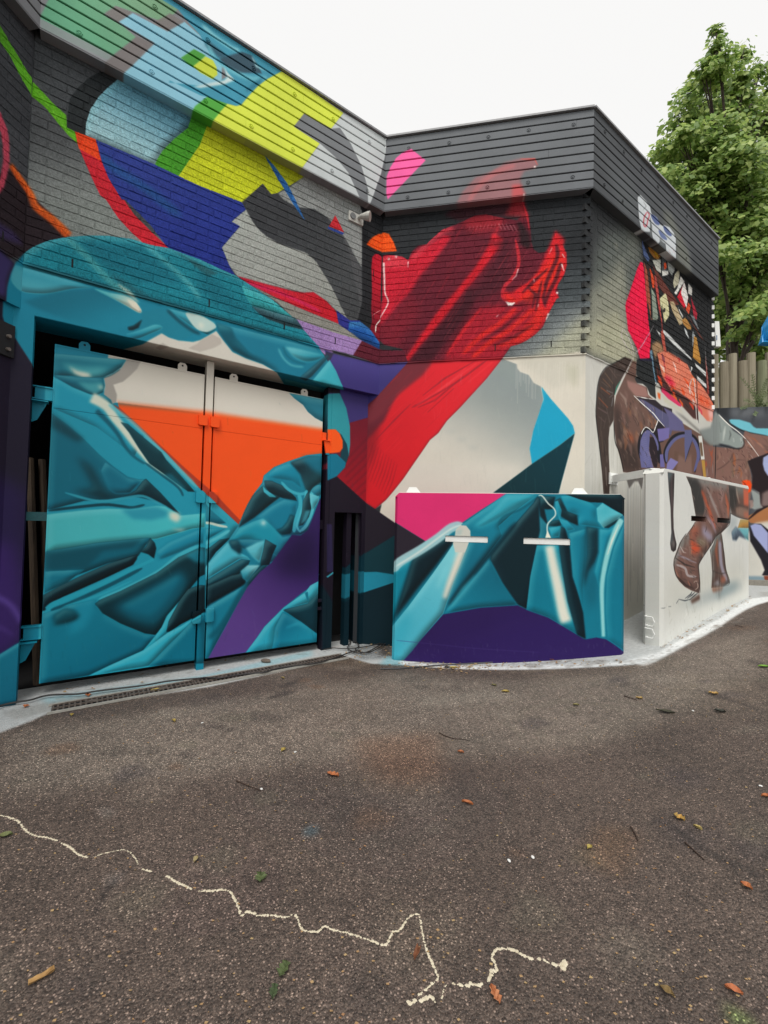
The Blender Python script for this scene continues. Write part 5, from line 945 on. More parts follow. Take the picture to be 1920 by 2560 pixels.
# ledge strip between brick and concrete
for k, (O, d, n, a_, b_) in {'L': (C, dL, nL, -3.369, .004), 'M': (C, dM, nM, -.004, 2.39), 'R': (C2, dL, nL, -.0, 3.76), 'Q': (CQ, dQ, nQ, -3, .003)}.items():
    mb = MB(); x = a_
    while x < b_:
        x1 = min(x+random.uniform(.06, .2), b_); mb.box(O, d, n, UP, (x, x1), (-.02, .008+random.uniform(0, .006)), (ZB-.006-random.uniform(0, .006), ZB+.004)); x = x1
    part(mb, 'mortar_ledge', mS[k], bld)
# weep slots in the second course
for k, s_ in (('L', 'Z181,658 523,758 711,814 838,852'), ('M', 'Z980,882 1238,869 1378,860'), ('Q', 'Z7,590')):
    O, d, n, *_r = WALLS[k]
    for x, y in pts(s_):
        q = on_plane(x, y, O+n*.004, n)-O; o = MB().box(O, d, n, UP, (q@d-.006, q@d+.006), (-.01, .0058), (q[2]-.036, q[2]+.036)).build('weep_slot', m_black); child(o, core[k])
# ------------------------------------------------------------------ fascia boards
NBRD = 9; BH = (ZT-ZF)/NBRD; t22 = math.tan(R(22.5))*.1
FAS = {'L': (C, dL, nL, -3.369+t22*-1+.0, t22*-1, 'l', 1, 1), 'M': (C, dM, nM, t22, 2.383+t22, 'm', 0, 0), 'R': (C2, dL, nL, t22, 3.75-.07, 'r', 0, 0), 'Q': (CQ, dQ, nQ, -3, -t22, 'q', 0, 0)}
FAS['L'] = (C, dL, nL, -3.369+t22, t22, 'l', 0, 0); FAS['Q'] = (CQ, dQ, nQ, -3, t22, 'q', 0, 0)
# angles at the inner corners open the other way
fend = {'L': (-3.369+t22, t22), 'M': (t22, 2.383+t22), 'R': (t22, 3.68), 'Q': (-3.0, t22)}
def corner(O1, d1, n1, O2, d2, n2, o_):              # where two offset faces meet
    A = np.array([[d1[0], -d2[0]], [d1[1], -d2[1]]]); r0 = (O2+n2*o_)-(O1+n1*o_); s_ = np.linalg.solve(A, r0[:2]); return s_
sLM = corner(C, dL, nL, C, dM, nM, .1); sMR = corner(C, dM, nM, C2, dL, nL, .1); sQL = corner(CQ, dQ, nQ, C, dL, nL, .1)
rng_ = {'Q': (-3.0, sQL[0]), 'L': (sQL[1], sLM[0]), 'M': (sLM[1], sMR[0]), 'R': (sMR[1], 3.68)}
BOLTS = {'L': ('B65,330 445,565 785,780 1105,985 1405,1175 A1285,55', 'A660,275 1258,595 B45,835 425,1045 770,1235 1095,1415 1390,1580'),
         'M': ('E405,400 740,355 1065,305 1400,250 G445,203', 'E395,805 733,765 1057,722 1395,683 G437,637'),
         'R': ('G705,265 862,432 1008,580 1145,720 1272,850 1385,965 1490,1075 1590,1185', 'G700,705 852,840 Q1195,1080')}
for k, (O, d, n, _a, _b, mk, _c, _d) in FAS.items():
    a_, b_ = rng_[k]; back = MB().box(O, d, n, UP, (a_+.01, b_-.01), (-.04, .078), (ZF+.012, ZT-.01))
    part(back, 'fascia_backing', m_dark, bld)
    if k == 'R': part(MB().box(O, d, n, UP, (b_-.02, b_), (-.3, .10), (ZF, ZT)), 'fascia_end_board', mF['r'], bld)
    boards = []
    for i in range(NBRD):
        z0 = ZF+i*BH+.0075; z1 = ZF+(i+1)*BH-.0075; mb = MB(); cut = [a_, b_]
        if i % 3 == 1 and k in 'LM': cut = [a_, a_+1.5+.1*i, b_]
        for c0, c1 in zip(cut[:-1], cut[1:]):
            w0 = random.uniform(-.0008, .0008)
            mb.prism([(.078, z0), (.097+w0, z0), (.1+w0, z0+.004), (.1+w0, z1-.004), (.097+w0, z1), (.078, z1)], O, n, UP, d, c0+(.001 if c0 > a_ else 0), c1-(.001 if c1 < b_ else 0))
        boards.append(part(mb, 'fascia_board', mF[mk], bld))
    part(MB().box(O, d, n, UP, (a_, b_), (-.3, .125), (ZT, ZT+.022)), 'coping', m_coping, bld)
    part(MB().box(O, d, n, UP, (a_, b_), (-.02, .098), (ZF-.002, ZF+.004)), 'soffit', mF[mk], bld)
    for row, lvl in zip(BOLTS.get(k, ()), (7, 1)):
        for x, y in pts(row):
            q = on_plane(x, y, O+n*.1, n)-O; u_ = q@d; zc = q[2]
            bi = min(NBRD-1, max(0, int((zc-ZF)/BH)))
            c_ = O+d*u_+UP*zc+n*.099
            mb = MB(); ringp = [c_+d*.019*math.cos(t)+UP*.019*math.sin(t) for t in np.arange(13)*math.pi/6]; mb.tube([p_+n*.002 for p_ in ringp], .005, 5, False); mb.tube([c_, c_+n*.007], .008, 6)
            o = mb.build('bolt', mF[mk]); child(o, boards[bi])
# roof and back so that the building is solid
rp = [CQ-dQ*3, CQ, C, C2, RE, RE+dQ*4, CQ-nQ*-1*0+V(-3, 9, 0)]
part(MB().prism([(p_[0], p_[1]) for p_ in rp], V(0, 0, 0), V(1, 0, 0), V(0, 1, 0), UP, 5.95, 6.1), 'roof', m_grey, bld)
# ------------------------------------------------------------------ double gate
gate = thing('double_gate', 'tall two-leaf steel gate painted with teal cloth folds and an orange band', 'gate', loc=tuple(C-dL*1.93-nL*.12)); bpy.context.view_layer.update()
def gp(px, py, o_=-.12): q = on_plane(px, py, C+nL*o_, nL)-C; return q@dL, q[2]
for (a_, b_, zt0, zt1) in ((-3.157, -1.985, 2.885, 2.90), (-1.885, -.69, 2.89, 2.90)):
    mb = MB(); zs = gp(250, 1032)[1]; zs = 2.36
    mb.box(C, dL, nL, UP, (a_, b_), (-.17, -.12), (.10, zs-.0015)).box(C, dL, nL, UP, (a_, b_), (-.17, -.12), (zs+.0015, 2.895))
    leaf = part(mb, 'gate_leaf', mS['G'], gate)
    fr = MB()
    for r0, r2 in (((a_, a_+.012), (.1, 2.895)), ((b_-.012, b_), (.1, 2.895)), ((a_+.012, b_-.012), (.1, .112)), ((a_+.012, b_-.012), (2.883, 2.895))): fr.box(C, dL, nL, UP, r0, (-.12, -.117), r2)
    o = fr.build('edge_frame', mS['G']); child(o, leaf)
post = part(MB().box(C, dL, nL, UP, (-1.967, -1.90), (-.2, -.115), (0, 3.04)), 'centre_post', mS['G'], gate)
for x, y in pts('Z211,877 457,925 586,946 763,985'):
    u_, z_ = gp(x, y); z_ = 2.895; c_ = .04
    lug = part(MB().prism([(u_-c_, z_-.02), (u_+c_, z_-.02), (u_+c_, z_+.055), (u_+c_-.018, z_+.078), (u_-c_+.018, z_+.078), (u_-c_, z_+.055)], C, dL, UP, nL, -.155, -.14), 'lifting_lug', mS['G'], gate)
    q = C+dL*u_+UP*(z_+.05)-nL*.14; o = MB().tube([q, q+nL*.002], .009, 8).build('lug_hole', m_black); child(o, lug)
for s_ in ('K158,452 228,545', 'K257,465 328,562', 'K135,1080 208,1185', 'K240,1090 310,1188', 'L105,925 172,1022', 'L208,905 280,1008'):
    p0, p1 = pts(s_); u0, z1 = gp(*p0, -.09); u1, z0 = gp(*p1, -.09)
    part(MB().prism([(u0, z0+.01), (u0+.01, z0), (u1-.01, z0), (u1, z0+.01), (u1, z1), (u0, z1)], C, dL, UP, nL, -.117, -.09), 'clasp', mS['G'], gate)
fp0 = gp(815, 1100)[0]; fp1 = gp(828, 1100, -.095)[0]
part(MB().box(C, dL, nL, UP, (fp0, pe), (-.2, -.095), (0, 3.04)), 'frame_post', mS['p'], gate)
# hinges: bracket on the jamb, knuckle on the leaf
for xk, yk, xg, yg, side in ((123, 986, 104, 1022, 0), (95, 1580, 75, 1625, 0)):
    ua, za = gp(xk, yk); ub, zb = gp(xg, yg)
    h_ = part(MB().box(C, dL, nL, UP, (-3.27, -3.157), (-.16, -.11), (za-.045, za+.045)).box(C, dL, nL, UP, (-3.285, -3.157), (-.165, -.10), (za+.045, za+.055)).box(C, dL, nL, UP, (-3.285, -3.157), (-.165, -.10), (za-.055, za-.045)), 'hinge', mS['G'], gate)
    o = MB().prism([(-3.285, za-.075), (-3.19, za-.075), (-3.25, za-.22), (-3.285, za-.24)], C, dL, UP, nL, -.14, -.13).box(C, dL, nL, UP, (-3.287, -3.18), (-.17, -.07), (za-.075, za-.067)).build('gusset', mS['G']); child(o, h_)
h_ = part(MB().box(C, dL, nL, UP, (-.69, fp0+.005), (-.15, -.11), (gp(807, 1092)[1]-.045, gp(807, 1092)[1]+.05)), 'hinge', mS['G'], gate)
zz = gp(820, 1104)[1]; o = MB().prism([(-.675, zz), (pe-.02, zz), (pe-.02, zz-.16), (pe-.06, zz-.16)], C, dL, UP, nL, -.11, -.09).box(C, dL, nL, UP, (-.685, pe-.015), (-.13, -.075), (zz, zz+.008)).build('gusset', mS['G']); child(o, h_)
part(MB().box(C, dL, nL, UP, (-.69, fp0+.005), (-.15, -.11), (gp(800, 1500)[1]-.02, gp(800, 1500)[1]+.01)), 'hinge_plate', mS['p'], gate)
h_ = part(MB().box(C, dL, nL, UP, (-.69, fp0+.005), (-.15, -.11), (gp(800, 1520)[1]-.02, gp(800, 1520)[1]+.01)), 'hinge_plate', mS['p'], gate)
part(MB().box(C, dL, nL, UP, (-.69, fp0+.003), (-.19, -.15), (gp(810, 1319)[1]-.02, gp(810, 1300)[1])), 'tie_bar', mS['p'], gate)
part(MB().box(C, dL, nL, UP, (-3.4, -3.14), (-.22, -.18), (gp(100, 1302)[1], gp(100, 1280)[1])), 'tie_bar', plain('teal_steel', '#2f7278', .5), gate)
m_pole = plain('weathered_pole', '#6b5a48', .8, gs=20, stretch=(1, 1, .1), h2='#3b3028')
for j, (u_, x_) in enumerate(((-3.33, 'pole leaning nearest the jamb in the dark slot left of the gate'), (-3.25, 'pole leaning nearest the gate leaf in the dark slot left of the gate'))):
    b0 = C+dL*(u_+.14)-nL*(.42+.05*j); b1 = C+dL*u_-nL*(.62+.05*j)+UP*1.98
    o = MB().tube([b0, b1], .028, 8).build('pole', m_pole); o['label'] = x_; o['category'] = 'pole'; o['group'] = 'poles leaning in the gate recess'
m_plank = plain('brown_timber', '#54402f', .85, gs=25, stretch=(1, 1, .08), h2='#2e231a')
for j, (u_, l_) in enumerate(((0, 'brown plank leaning furthest left in the pier niche'), (.05, 'brown plank leaning in the middle of the pier niche'), (.10, 'brown plank leaning furthest right in the pier niche'))):
    b0 = C+dL*(n0+.03+u_*.4)-nL*(.30+.06*j); b1 = C+dL*(n0+.09+u_)-nL*(.55+.03*j)+UP*(1.42-.12*j); ax = (b1-b0)/np.linalg.norm(b1-b0)
    o = MB().box(b0, dL, np.cross(ax, dL), ax, (-.03, .03), (-.012, .012), (0, float(np.linalg.norm(b1-b0)))).build('plank', m_plank); o['label'] = l_; o['category'] = 'plank'; o['group'] = 'planks in the niche'

# ------------------------------------------------------------------ two concrete slabs
def slab(name, label, O, d, n, u0, u1, ztop, th, mat, slots, cham, chips):
    root = thing(name, label, 'concrete slab', loc=tuple(O+d*u0)); bpy.context.view_layer.update()
    zs0, zs1 = slots[0][2], slots[0][3]; mb = MB(); e = .03
    def seg(a, b, z0, z1): mb.box(O, d, n, UP, (a, b), (-th+e, -e), (z0, z1))
    # plan with small arris chamfers, built as front, core and back layers
    cuts = [u0]+[c for s in slots for c in (s[0], s[1])]+[u1]
    for lo, hi, r0, r1 in ((u0, u1, -th+e, -e),):
        pass
    def layer(z0, z1, a, b, cl, cr):
        P = [(a, -th+(e if cl else 0)), (a, -(e if cl else 0))]
        if cl: P.append((a+e, 0))
        else: P[1] = (a, 0)
        if cr: P += [(b-e, 0), (b, -e), (b, -th+e), (b-e, -th)]
        else: P += [(b, 0), (b, -th)]
        if cl: P.append((a+e, -th))
        mb.prism(P, O, d, n, UP, z0, z1)
    layer(-.1, zs0, u0, u1, 1, 1)
    for i in range(0, len(cuts), 2): layer(zs0, zs1, cuts[i], cuts[i+1], i == 0, i == len(cuts)-2)
    layer(zs1, ztop-cham, u0, u1, 1, 1)
    mb.prism([(u0, ztop-cham), (u1, ztop-cham), (u1-cham, ztop), (u0+cham, ztop)], O+n*0, d, UP, n, -th, 0)
    body = part(mb, 'slab_body', mat, root)
    mt = m_white
    part(MB().box(O, d, n, UP, (u0+cham, u1-cham), (-th+.002, -.004), (ztop, ztop+.004)), 'top_face', mt, root)
    for s in slots:
        li = MB().box(O, d, n, UP, (s[0]+.001, s[1]-.001), (-th, -.03), (zs0, zs0+.004)).box(O, d, n, UP, (s[0]+.001, s[1]-.001), (-th, -.03), (zs1-.004, zs1)).box(O, d, n, UP, (s[0]+.001, s[1]-.001), ((-.022, -.012) if slots[0][4] is m_white else (-th+.001, -th+.012)), (zs0+.004, zs1-.004))
        part(li, 'slot_lining', slots[0][4], root)
    return root
def bq(px, py): q = on_plane(px, py, BC, nM)-BC; return q@dM, q[2]
u0, _ = bq(984, 1400); u1, zt = bq(1563, 1400)[0], bq(1270, 1234)[1]
s1 = (bq(1113, 1350)[0], bq(1220, 1350)[0], bq(1160, 1356)[1], bq(1160, 1340)[1], m_white); s2 = (bq(1309, 1350)[0], bq(1426, 1350)[0])+s1[2:]
nb_ = slab('concrete_slab', 'freestanding slab in front of the middle wall painted pink, teal and purple', BC, dM, nM, u0, u1, zt, .17, mS['B'], [s1, s2], .045, None)
for x in (1034, 1449):
    u_ = (on_plane(x, 1225, BC-nM*.15, nM)-BC)@dM
    part(MB().prism([(u_-.09, zt), (u_+.09, zt), (u_+.03, zt+.075), (u_-.05, zt+.075)], BC, dM, UP, nM, -.16, -.145), 'lifting_plate', m_white, nb_)
def dq(px, py): q = on_plane(px, py, DC, nL)-DC; return q@dL, q[2]
v0, v1, ztd = 0.0, dq(1873, 1300)[0], dq(1700, 1180)[1]
sd = [(dq(1728, 1300)[0], dq(1748, 1300)[0], dq(1765, 1306)[1], dq(1765, 1296)[1], m_black), (dq(1797, 1300)[0], dq(1824, 1300)[0])]
z0s, z1s = dq(1740, 1303)[1], dq(1740, 1290)[1]
sd = [(dq(1728, 1300)[0], dq(1765, 1300)[0], z0s, z1s, m_dark), (dq(1793, 1300)[0], dq(1825, 1300)[0], z0s, z1s, m_dark)]
db = slab('concrete_slab', 'white freestanding slab on the right painted with the elephant leg and tusk', DC, dL, nL, v0, v1, ztd, .19, mS['D'], sd, .0401, None)
for y in (1555, 1585):                                  # step irons cast into the slab end
    q = on_plane(1620, y, DC-nL*.1, nL); zc = q[2]
    ri = DC-dL*.0+UP*zc
    pp = [ri-nL*.20, ri-nL*.20-dL*.045, ri-nL*.10-dL*.05+UP*.0, ri-nL*.10]
    part(MB().tube([ri-nL*.15+UP*.045, ri-nL*.15-dL*.03+UP*.045, ri-nL*.08-dL*.03+UP*.045, ri-nL*.06-dL*.03, ri-nL*.08-dL*.03-UP*.045, ri-nL*.14-dL*.03-UP*.045, ri-nL*.14-UP*.045], .006, 6), 'step_iron', m_white, db)
u_ = dq(1805, 1205)[0]; part(MB().prism([(u_-.1, ztd), (u_+.1, ztd), (u_+.1, ztd+.06), (u_+.07, ztd+.06)], DC, dL, UP, nL, -.17, -.15), 'lifting_plate', m_white, db)
# steel angle tying the right slab to the wall
e0 = on_plane(1534, 1193, C2+nL*.01, nL); e1 = DC+dL*.07-nL*.10+UP*(ztd+.004); ax = e1-e0; ax[2] = 0; L_ = np.linalg.norm(ax); ax /= L_; sx = np.cross(ax, UP)
ab = thing('angle_bracket', 'white steel angle running from the wall to the top of the right slab', 'bracket', loc=tuple(e0)); bpy.context.view_layer.update()
e0[2] = ztd+.006
part(MB().box(e0, ax, sx, UP, (0, L_), (-.05, .05), (0, .012)).box(e0, ax, sx, UP, (0, L_-.12), (.038, .05), (-.07, 0)), 'angle', m_white, ab)
part(MB().box(e0, dL, nL, UP, (-.09, .09), (-.012, .004), (-.09, .05)), 'wall_plate', m_white, ab)
for s in (-.05, .05):
    q = e0+dL*s-UP*.06+nL*.004; part(MB().tube([q, q+nL*.02], .012, 6), 'bolt', m_white, ab)

# ------------------------------------------------------------------ lamp unit high on the left wall
lp = on_plane(888, 548, C, nL); lamp = thing('wall_sensor', 'white sensor plate with a small hooded lamp high on the brick wall', 'wall light', loc=tuple(lp)); bpy.context.view_layer.update()
u_ = (lp-C)@dL; z_ = lp[2]
m_lamp = plain('off_white_plastic', '#c9c8c0', .5)
part(MB().prism([(u_-.10, z_-.055), (u_+.09, z_-.055), (u_+.1, z_-.045), (u_+.1, z_+.06), (u_-.09, z_+.06), (u_-.1, z_+.05)], C, dL, UP, nL, .004, .022), 'back_plate', m_lamp, lamp)
q = C+dL*(u_-.045)+UP*(z_+.005); part(MB().tube([q+nL*.02, q+nL*.034], .036, 16), 'sensor', plain('sensor_grey', '#6e7070', .4), lamp)
q = C+dL*(u_+.035)+UP*(z_+.01); part(MB().tube([q+nL*.02, q+nL*.06, q+nL*.13+dL*.06-UP*.01, q+nL*.15+dL*.08-UP*.015], [.018, .024, .05, .055], 14), 'lamp_hood', m_lamp, lamp)

# ------------------------------------------------------------------ far low wall, log fence, pipe, tarpaulin
kw = MB().box(KC, KD, KN, UP, (-1, 5.5), (-.3, 0), (-.1, 3.58)).build('retaining_wall', mS['K']); kw['label'] = 'low painted retaining wall beyond the building end, under the log fence'; kw['category'] = 'wall'
ks = MB().box(KC, KD, KN, UP, (-.9, 5.5), (0, .14), (.3, .68)).build('kerb', plain('kerb_concrete', '#8c877d', .85)); ks['kind'] = 'structure'
fence = thing('log_fence', 'weathered fence of upright logs standing on the far retaining wall', 'fence', loc=tuple(KC+UP*3.58)); bpy.context.view_layer.update()
FC = KC-KN*.25*1.0
m_log = plain('weathered_log', '#9c9580', .9, gs=9, stretch=(1, 1, .07), h2='#7d7462', bs=.5, bd=.004)
m_log2 = plain('greenish_log', '#989d7c', .9, gs=9, stretch=(1, 1, .07), h2='#666a52', bs=.5, bd=.004)
lx = (on_plane(1798, 950, FC, KN)-FC)@KD
wd = ((on_plane(1916, 950, FC, KN)-FC)@KD-lx)/5
for i in range(-3, 26):
    tall = i % 2 == 1; h_ = 4.60 if tall else 4.46+random.uniform(-.02, .02); r_ = wd*.5*random.uniform(.94, 1.0)
    c_ = FC+KD*(lx+wd*(i+.5)); c_[2] = 3.55
    if tall: c_ = c_-KN*.03
    o = part(MB().tube([c_, c_+UP*.5, c_+UP*(h_-3.55)], [r_, r_*1.02, r_*.97], 14), 'log_post' if tall else 'log', m_log2 if i == 4 else m_log, fence)
pq = on_plane(1792, 835, C+nL*0+V(0, 0, 0)+nL*.6, nL)
q0, q1 = on_ground(1, 1), None
PP = RE+dQ*.25
a0 = on_plane(1787, 803, PP, KN); a1 = on_plane(1802, 866, PP, KN); t0 = on_plane(1798, 803, PP, KN); b0_ = on_plane(1790, 866, PP, KN)
mb = MB(); mb.add([a0, t0, a1, b0_, a0-KN*.08, t0-KN*.08, a1-KN*.08, b0_-KN*.08], [(0, 1, 2, 3), (7, 6, 5, 4), (0, 4, 5, 1), (1, 5, 6, 2), (2, 6, 7, 3), (3, 7, 4, 0)])
o = mb.build('white_board', m_white); o['label'] = 'narrow white board with a blue mark fixed beyond the end of the brick wall'; o['category'] = 'board'
s0 = on_plane(1791, 838, PP+KN*.004, KN); s1_ = on_plane(1793.5, 850, PP+KN*.004, KN)
mk_ = MB().box(s0, KD, KN, UP, (0, .012), (0, .002), (s1_[2]-s0[2], 0)).build('blue_mark', plain('blue_ink', '#5578a8', .5)); child(mk_, o)
TP = KC-KN*.9
tv = [on_plane(x, y, TP, KN) for x, y in ((1896, 862), (1900, 838), (1908, 815), (1918, 790), (1990, 730), (2050, 790), (2060, 870), (1960, 868))]
cen = sum(tv)/8; vs_ = []; fs = []
N_ = 16
for j in range(N_):
    for i in range(9):
        a = tv[i % 8]; s = 1-j/N_; p_ = cen+(a-cen)*s; vs_.append(p_+KN*(.05*math.sin(j*1.1+i*2.3)+.06*(1-s)))
for j in range(N_-1):
    for i in range(8): fs.append((j*9+i, j*9+i+1, (j+1)*9+i+1, (j+1)*9+i))
me = mesh('tarpaulin', vs_, fs); o = link('tarpaulin', me, plain('blue_tarpaulin', '#2b93cf', .35, gs=6, bs=.5, bd=.02, h2='#2182bb')); o['label'] = 'bright blue tarpaulin hanging behind the log fence at the photo edge'; o['category'] = 'tarpaulin'
so = o.modifiers.new('s', 'SOLIDIFY'); so.thickness = .01

# ------------------------------------------------------------------ drain channel, cable, stone, rod
dv0, dv1 = on_ground(128, 1776), on_ground(862, 1642); DD = dv1-dv0; DLn = np.linalg.norm(DD[:2]); DD = V(DD[0], DD[1], 0)/DLn; DNn = V(DD[1], -DD[0], 0)
drain = thing('drain_channel', 'slotted metal drain channel running along the foot of the gate', 'drain', loc=tuple(dv0)); bpy.context.view_layer.update()
m_grate = plain('rusty_cast_grate', '#6b625a', .6, gs=40, h2='#3d2f28'); O_ = dv0.copy(); O_[2] = 0
part(MB().box(O_, DD, DNn, UP, (0, DLn), (-.075, .075), (.002, .006)), 'channel_void', m_black, drain)
part(MB().box(O_, DD, DNn, UP, (-.02, DLn), (-.088, -.075), (.003, .020)).box(O_, DD, DNn, UP, (-.02, DLn), (.075, .088), (.003, .020)), 'channel_edge', plain('galvanised_edge', '#a8a69e', .5), drain)
ns = int(DLn/.5)+1
for s in range(ns):
    x0, x1 = s*.5+.003, min((s+1)*.5-.003, DLn); 
    if x1-x0 < .05: continue
    mb = MB()
    for r0 in ((-.075, -.062), (-.008, .008), (.062, .075)): mb.box(O_, DD, DNn, UP, (x0, x1), r0, (.006, .016))
    nbar = max(2, int((x1-x0)/.034)); st = (x1-x0)/nbar
    for i in range(nbar+1):
        xc = x0+i*st; wq = .006 if i not in (0, nbar) else .012
        mb.box(O_, DD, DNn, UP, (max(x0, xc-wq), min(x1, xc+wq)), (-.062, -.008), (.006, .0155)).box(O_, DD, DNn, UP, (max(x0, xc-wq), min(x1, xc+wq)), (.008, .062), (.006, .0155))
    mb.box(O_, DD, DNn, UP, ((x0+x1)/2-.03, (x0+x1)/2+.03), (-.03, .03), (.0158, .0172)); part(mb, 'grate', m_grate, drain)
def gpath(s, r, dz=0):
    P = smooth(pts(s), False, 5); return [on_ground(x, y, dz)+UP*r for x, y in P]
m_cable = plain('black_rubber', '#2a2726', .6)
def ground_tube(name, label, cat, s, r, mat, group=None, taper=False, lift=.018):
    P = gpath(s, r+lift); rs = [r*(1-.6*i/len(P)) for i in range(len(P))] if taper else r
    o = MB().tube(P, rs, 6).build(name, mat); o['label'] = label; o['category'] = cat
    if group: o['group'] = group
    return o
ground_tube('cable', 'long black cable lying along the drain channel below the gate', 'cable', 'W-60,770 0,740 100,715 250,690 400,650 640,640 800,615 1000,590 1200,565 1400,530 1659,505 X40,500 160,505 300,480 430,465 540,455 660,420 840,395 1000,370 1130,330 1250,285 1330,270', .007, m_cable)
ground_tube('cable', 'tangled black cable curling at the foot of the pier beside the near slab', 'cable', 'X1020,265 1100,250 1210,255 1330,245 1440,225 1520,205 1450,250 1380,285 1290,290 1225,250 1250,200 1240,175', .006, m_cable)
ground_tube('cable', 'short black cable looping between the pier and the near slab', 'cable', 'X1285,195 1320,230 1290,265 1380,290 1470,255 1570,190', .006, m_cable)
ground_tube('rod', 'thin dark rod lying in front of the painted near slab', 'rod', 'Y-160,412 0,410 250,388 500,372 770,358', .006, plain('dark_rod', '#3b3a3c', .5), lift=.004)
m_twig = plain('twig_bark', '#3a2a20', .8)
for lb, s in (('curved dark twig on the asphalt left of centre in front of the near slab', 'Y325,940 370,965 450,990 520,995 580,1010'), ('short reddish twig on the asphalt on the right side of the yard', 'c1120,410 1180,465 1245,525'), ('thin twig on the asphalt at the middle left of the yard', 'a1530,10 1600,40 1690,75'),
              ('straight twig near the white paint strip by the right slab', 'V1280,850 1330,858 1380,870'), ('small twig right of the rust stain on the yard', 'c770,310 800,360 815,400'), ('dark twig left of the ochre leaf below the right slab', 'V0,1665 80,1690 150,1715')):
    o = ground_tube('twig', lb, 'twig', s, .0035, m_twig, 'twigs scattered over the yard', True, .002)
rnd = random.Random(5)
def pebble(name, label, cat, px, py, sx_, sy_, sz_, mat, group=None):
    c_ = on_ground(px, py); mb = bmesh.new(); bmesh.ops.create_icosphere(mb, subdivisions=2, radius=1)
    for v in mb.verts: v.co = Vector((v.co.x*sx_*rnd.uniform(.85, 1.1), v.co.y*sy_*rnd.uniform(.85, 1.1), v.co.z*sz_*rnd.uniform(.9, 1.05)))
    me = bpy.data.meshes.new(name); mb.to_mesh(me); mb.free(); o = link(name, me, mat); o.location = (c_[0], c_[1], c_[2]+sz_*.8); o.rotation_euler[2] = rnd.uniform(0, 3)
    o['label'] = label; o['category'] = cat
    if group: o['group'] = group
    return o
pebble('stone', 'rounded brown stone on the concrete strip below the right gate leaf', 'stone', 665, 1656, .055, .035, .022, plain('brown_stone', '#6d6257', .85))
# ------------------------------------------------------------------ cream crack filler line
m_line = plain('cream_filler', '#d9d0b8', .9, gs=60, h2='#b9ae94', bs=.5)
fl = thing('filler_line', 'thin crooked cream line of filler wandering across the asphalt in the foreground', 'line of filler', loc=tuple(on_ground(640, 2290))); bpy.context.view_layer.update()
def bead(s, w_):
    FL = MB(); w_ *= .68
    P = smooth(pts(s), False, 4); tot = [on_ground(x, y) for x, y in P]; cur = [tot[0]]
    for a, b in zip(tot[:-1], tot[1:]):
        n_ = max(1, int(np.linalg.norm(b-a)/.0035))
        for k in range(n_):
            p_ = a+(b-a)*(k/n_); r_ = w_*rnd.uniform(.45, 1.25)
            if rnd.random() < .12: continue
            q = p_+V(rnd.uniform(-.0018, .0018), rnd.uniform(-.0018, .0018), .0005); m_ = 6; ang = [2*math.pi*i/m_+rnd.uniform(-.3, .3) for i in range(m_)]
            ring = [q+V(math.cos(t_)*r_*rnd.uniform(.7, 1.2), math.sin(t_)*r_*rnd.uniform(.7, 1.2), 0) for t_ in ang]
            FL.add(ring+[q+UP*.0012+V(rnd.uniform(-.002, .002), 0, 0)], [(i, (i+1) % m_, m_) for i in range(m_)])
    part(FL, 'line_stretch', m_line, fl)
bead('a-80,210 0,230 60,243 120,270 160,320 215,358 300,372 375,395', .0075); bead('a400,408 450,435 510,485 570,503', .0075); bead('a610,500 660,480 740,462 800,453 850,475 890,530 895,548', .005)
bead('a920,578 985,592', .0075); bead('a1080,622 1150,665 1245,708', .0075); bead('a1290,720 1380,718 1460,712 1500,735 1530,790 1550,850 1568,880 1600,855 1660,870', .008)
bead('b0,880 90,876 190,888 245,872 270,900 300,968 400,985 440,948 500,970 560,985 640,1005 740,1040 830,1070 865,1035 885,985 935,970 990,890 1050,872 1062,900 1080,1000 1110,1120 1160,1230 1180,1285 1120,1340 1050,1400', .0068)
bead('b990,1440 1005,1450 1040,1430 1080,1430 1130,1405 1170,1450', .009); bead('b1232,1325 1215,1370 1200,1420', .004); bead('b1280,1318 1340,1335 1385,1330', .008); bead('b1395,1320 1430,1330 1475,1322', .008)
bead('b1500,1310 1520,1270 1555,1240 1520,1235 1560,1235 1540,1170 1530,1145 1560,1100 1620,1095 1680,1105', .0085); bead('c20,1105 70,1140 135,1160', .0085); bead('c160,1165 190,1160', .011); bead('c210,1170 245,1190', .010); bead('c275,1195 310,1205 345,1180 330,1220 340,1200', .012)
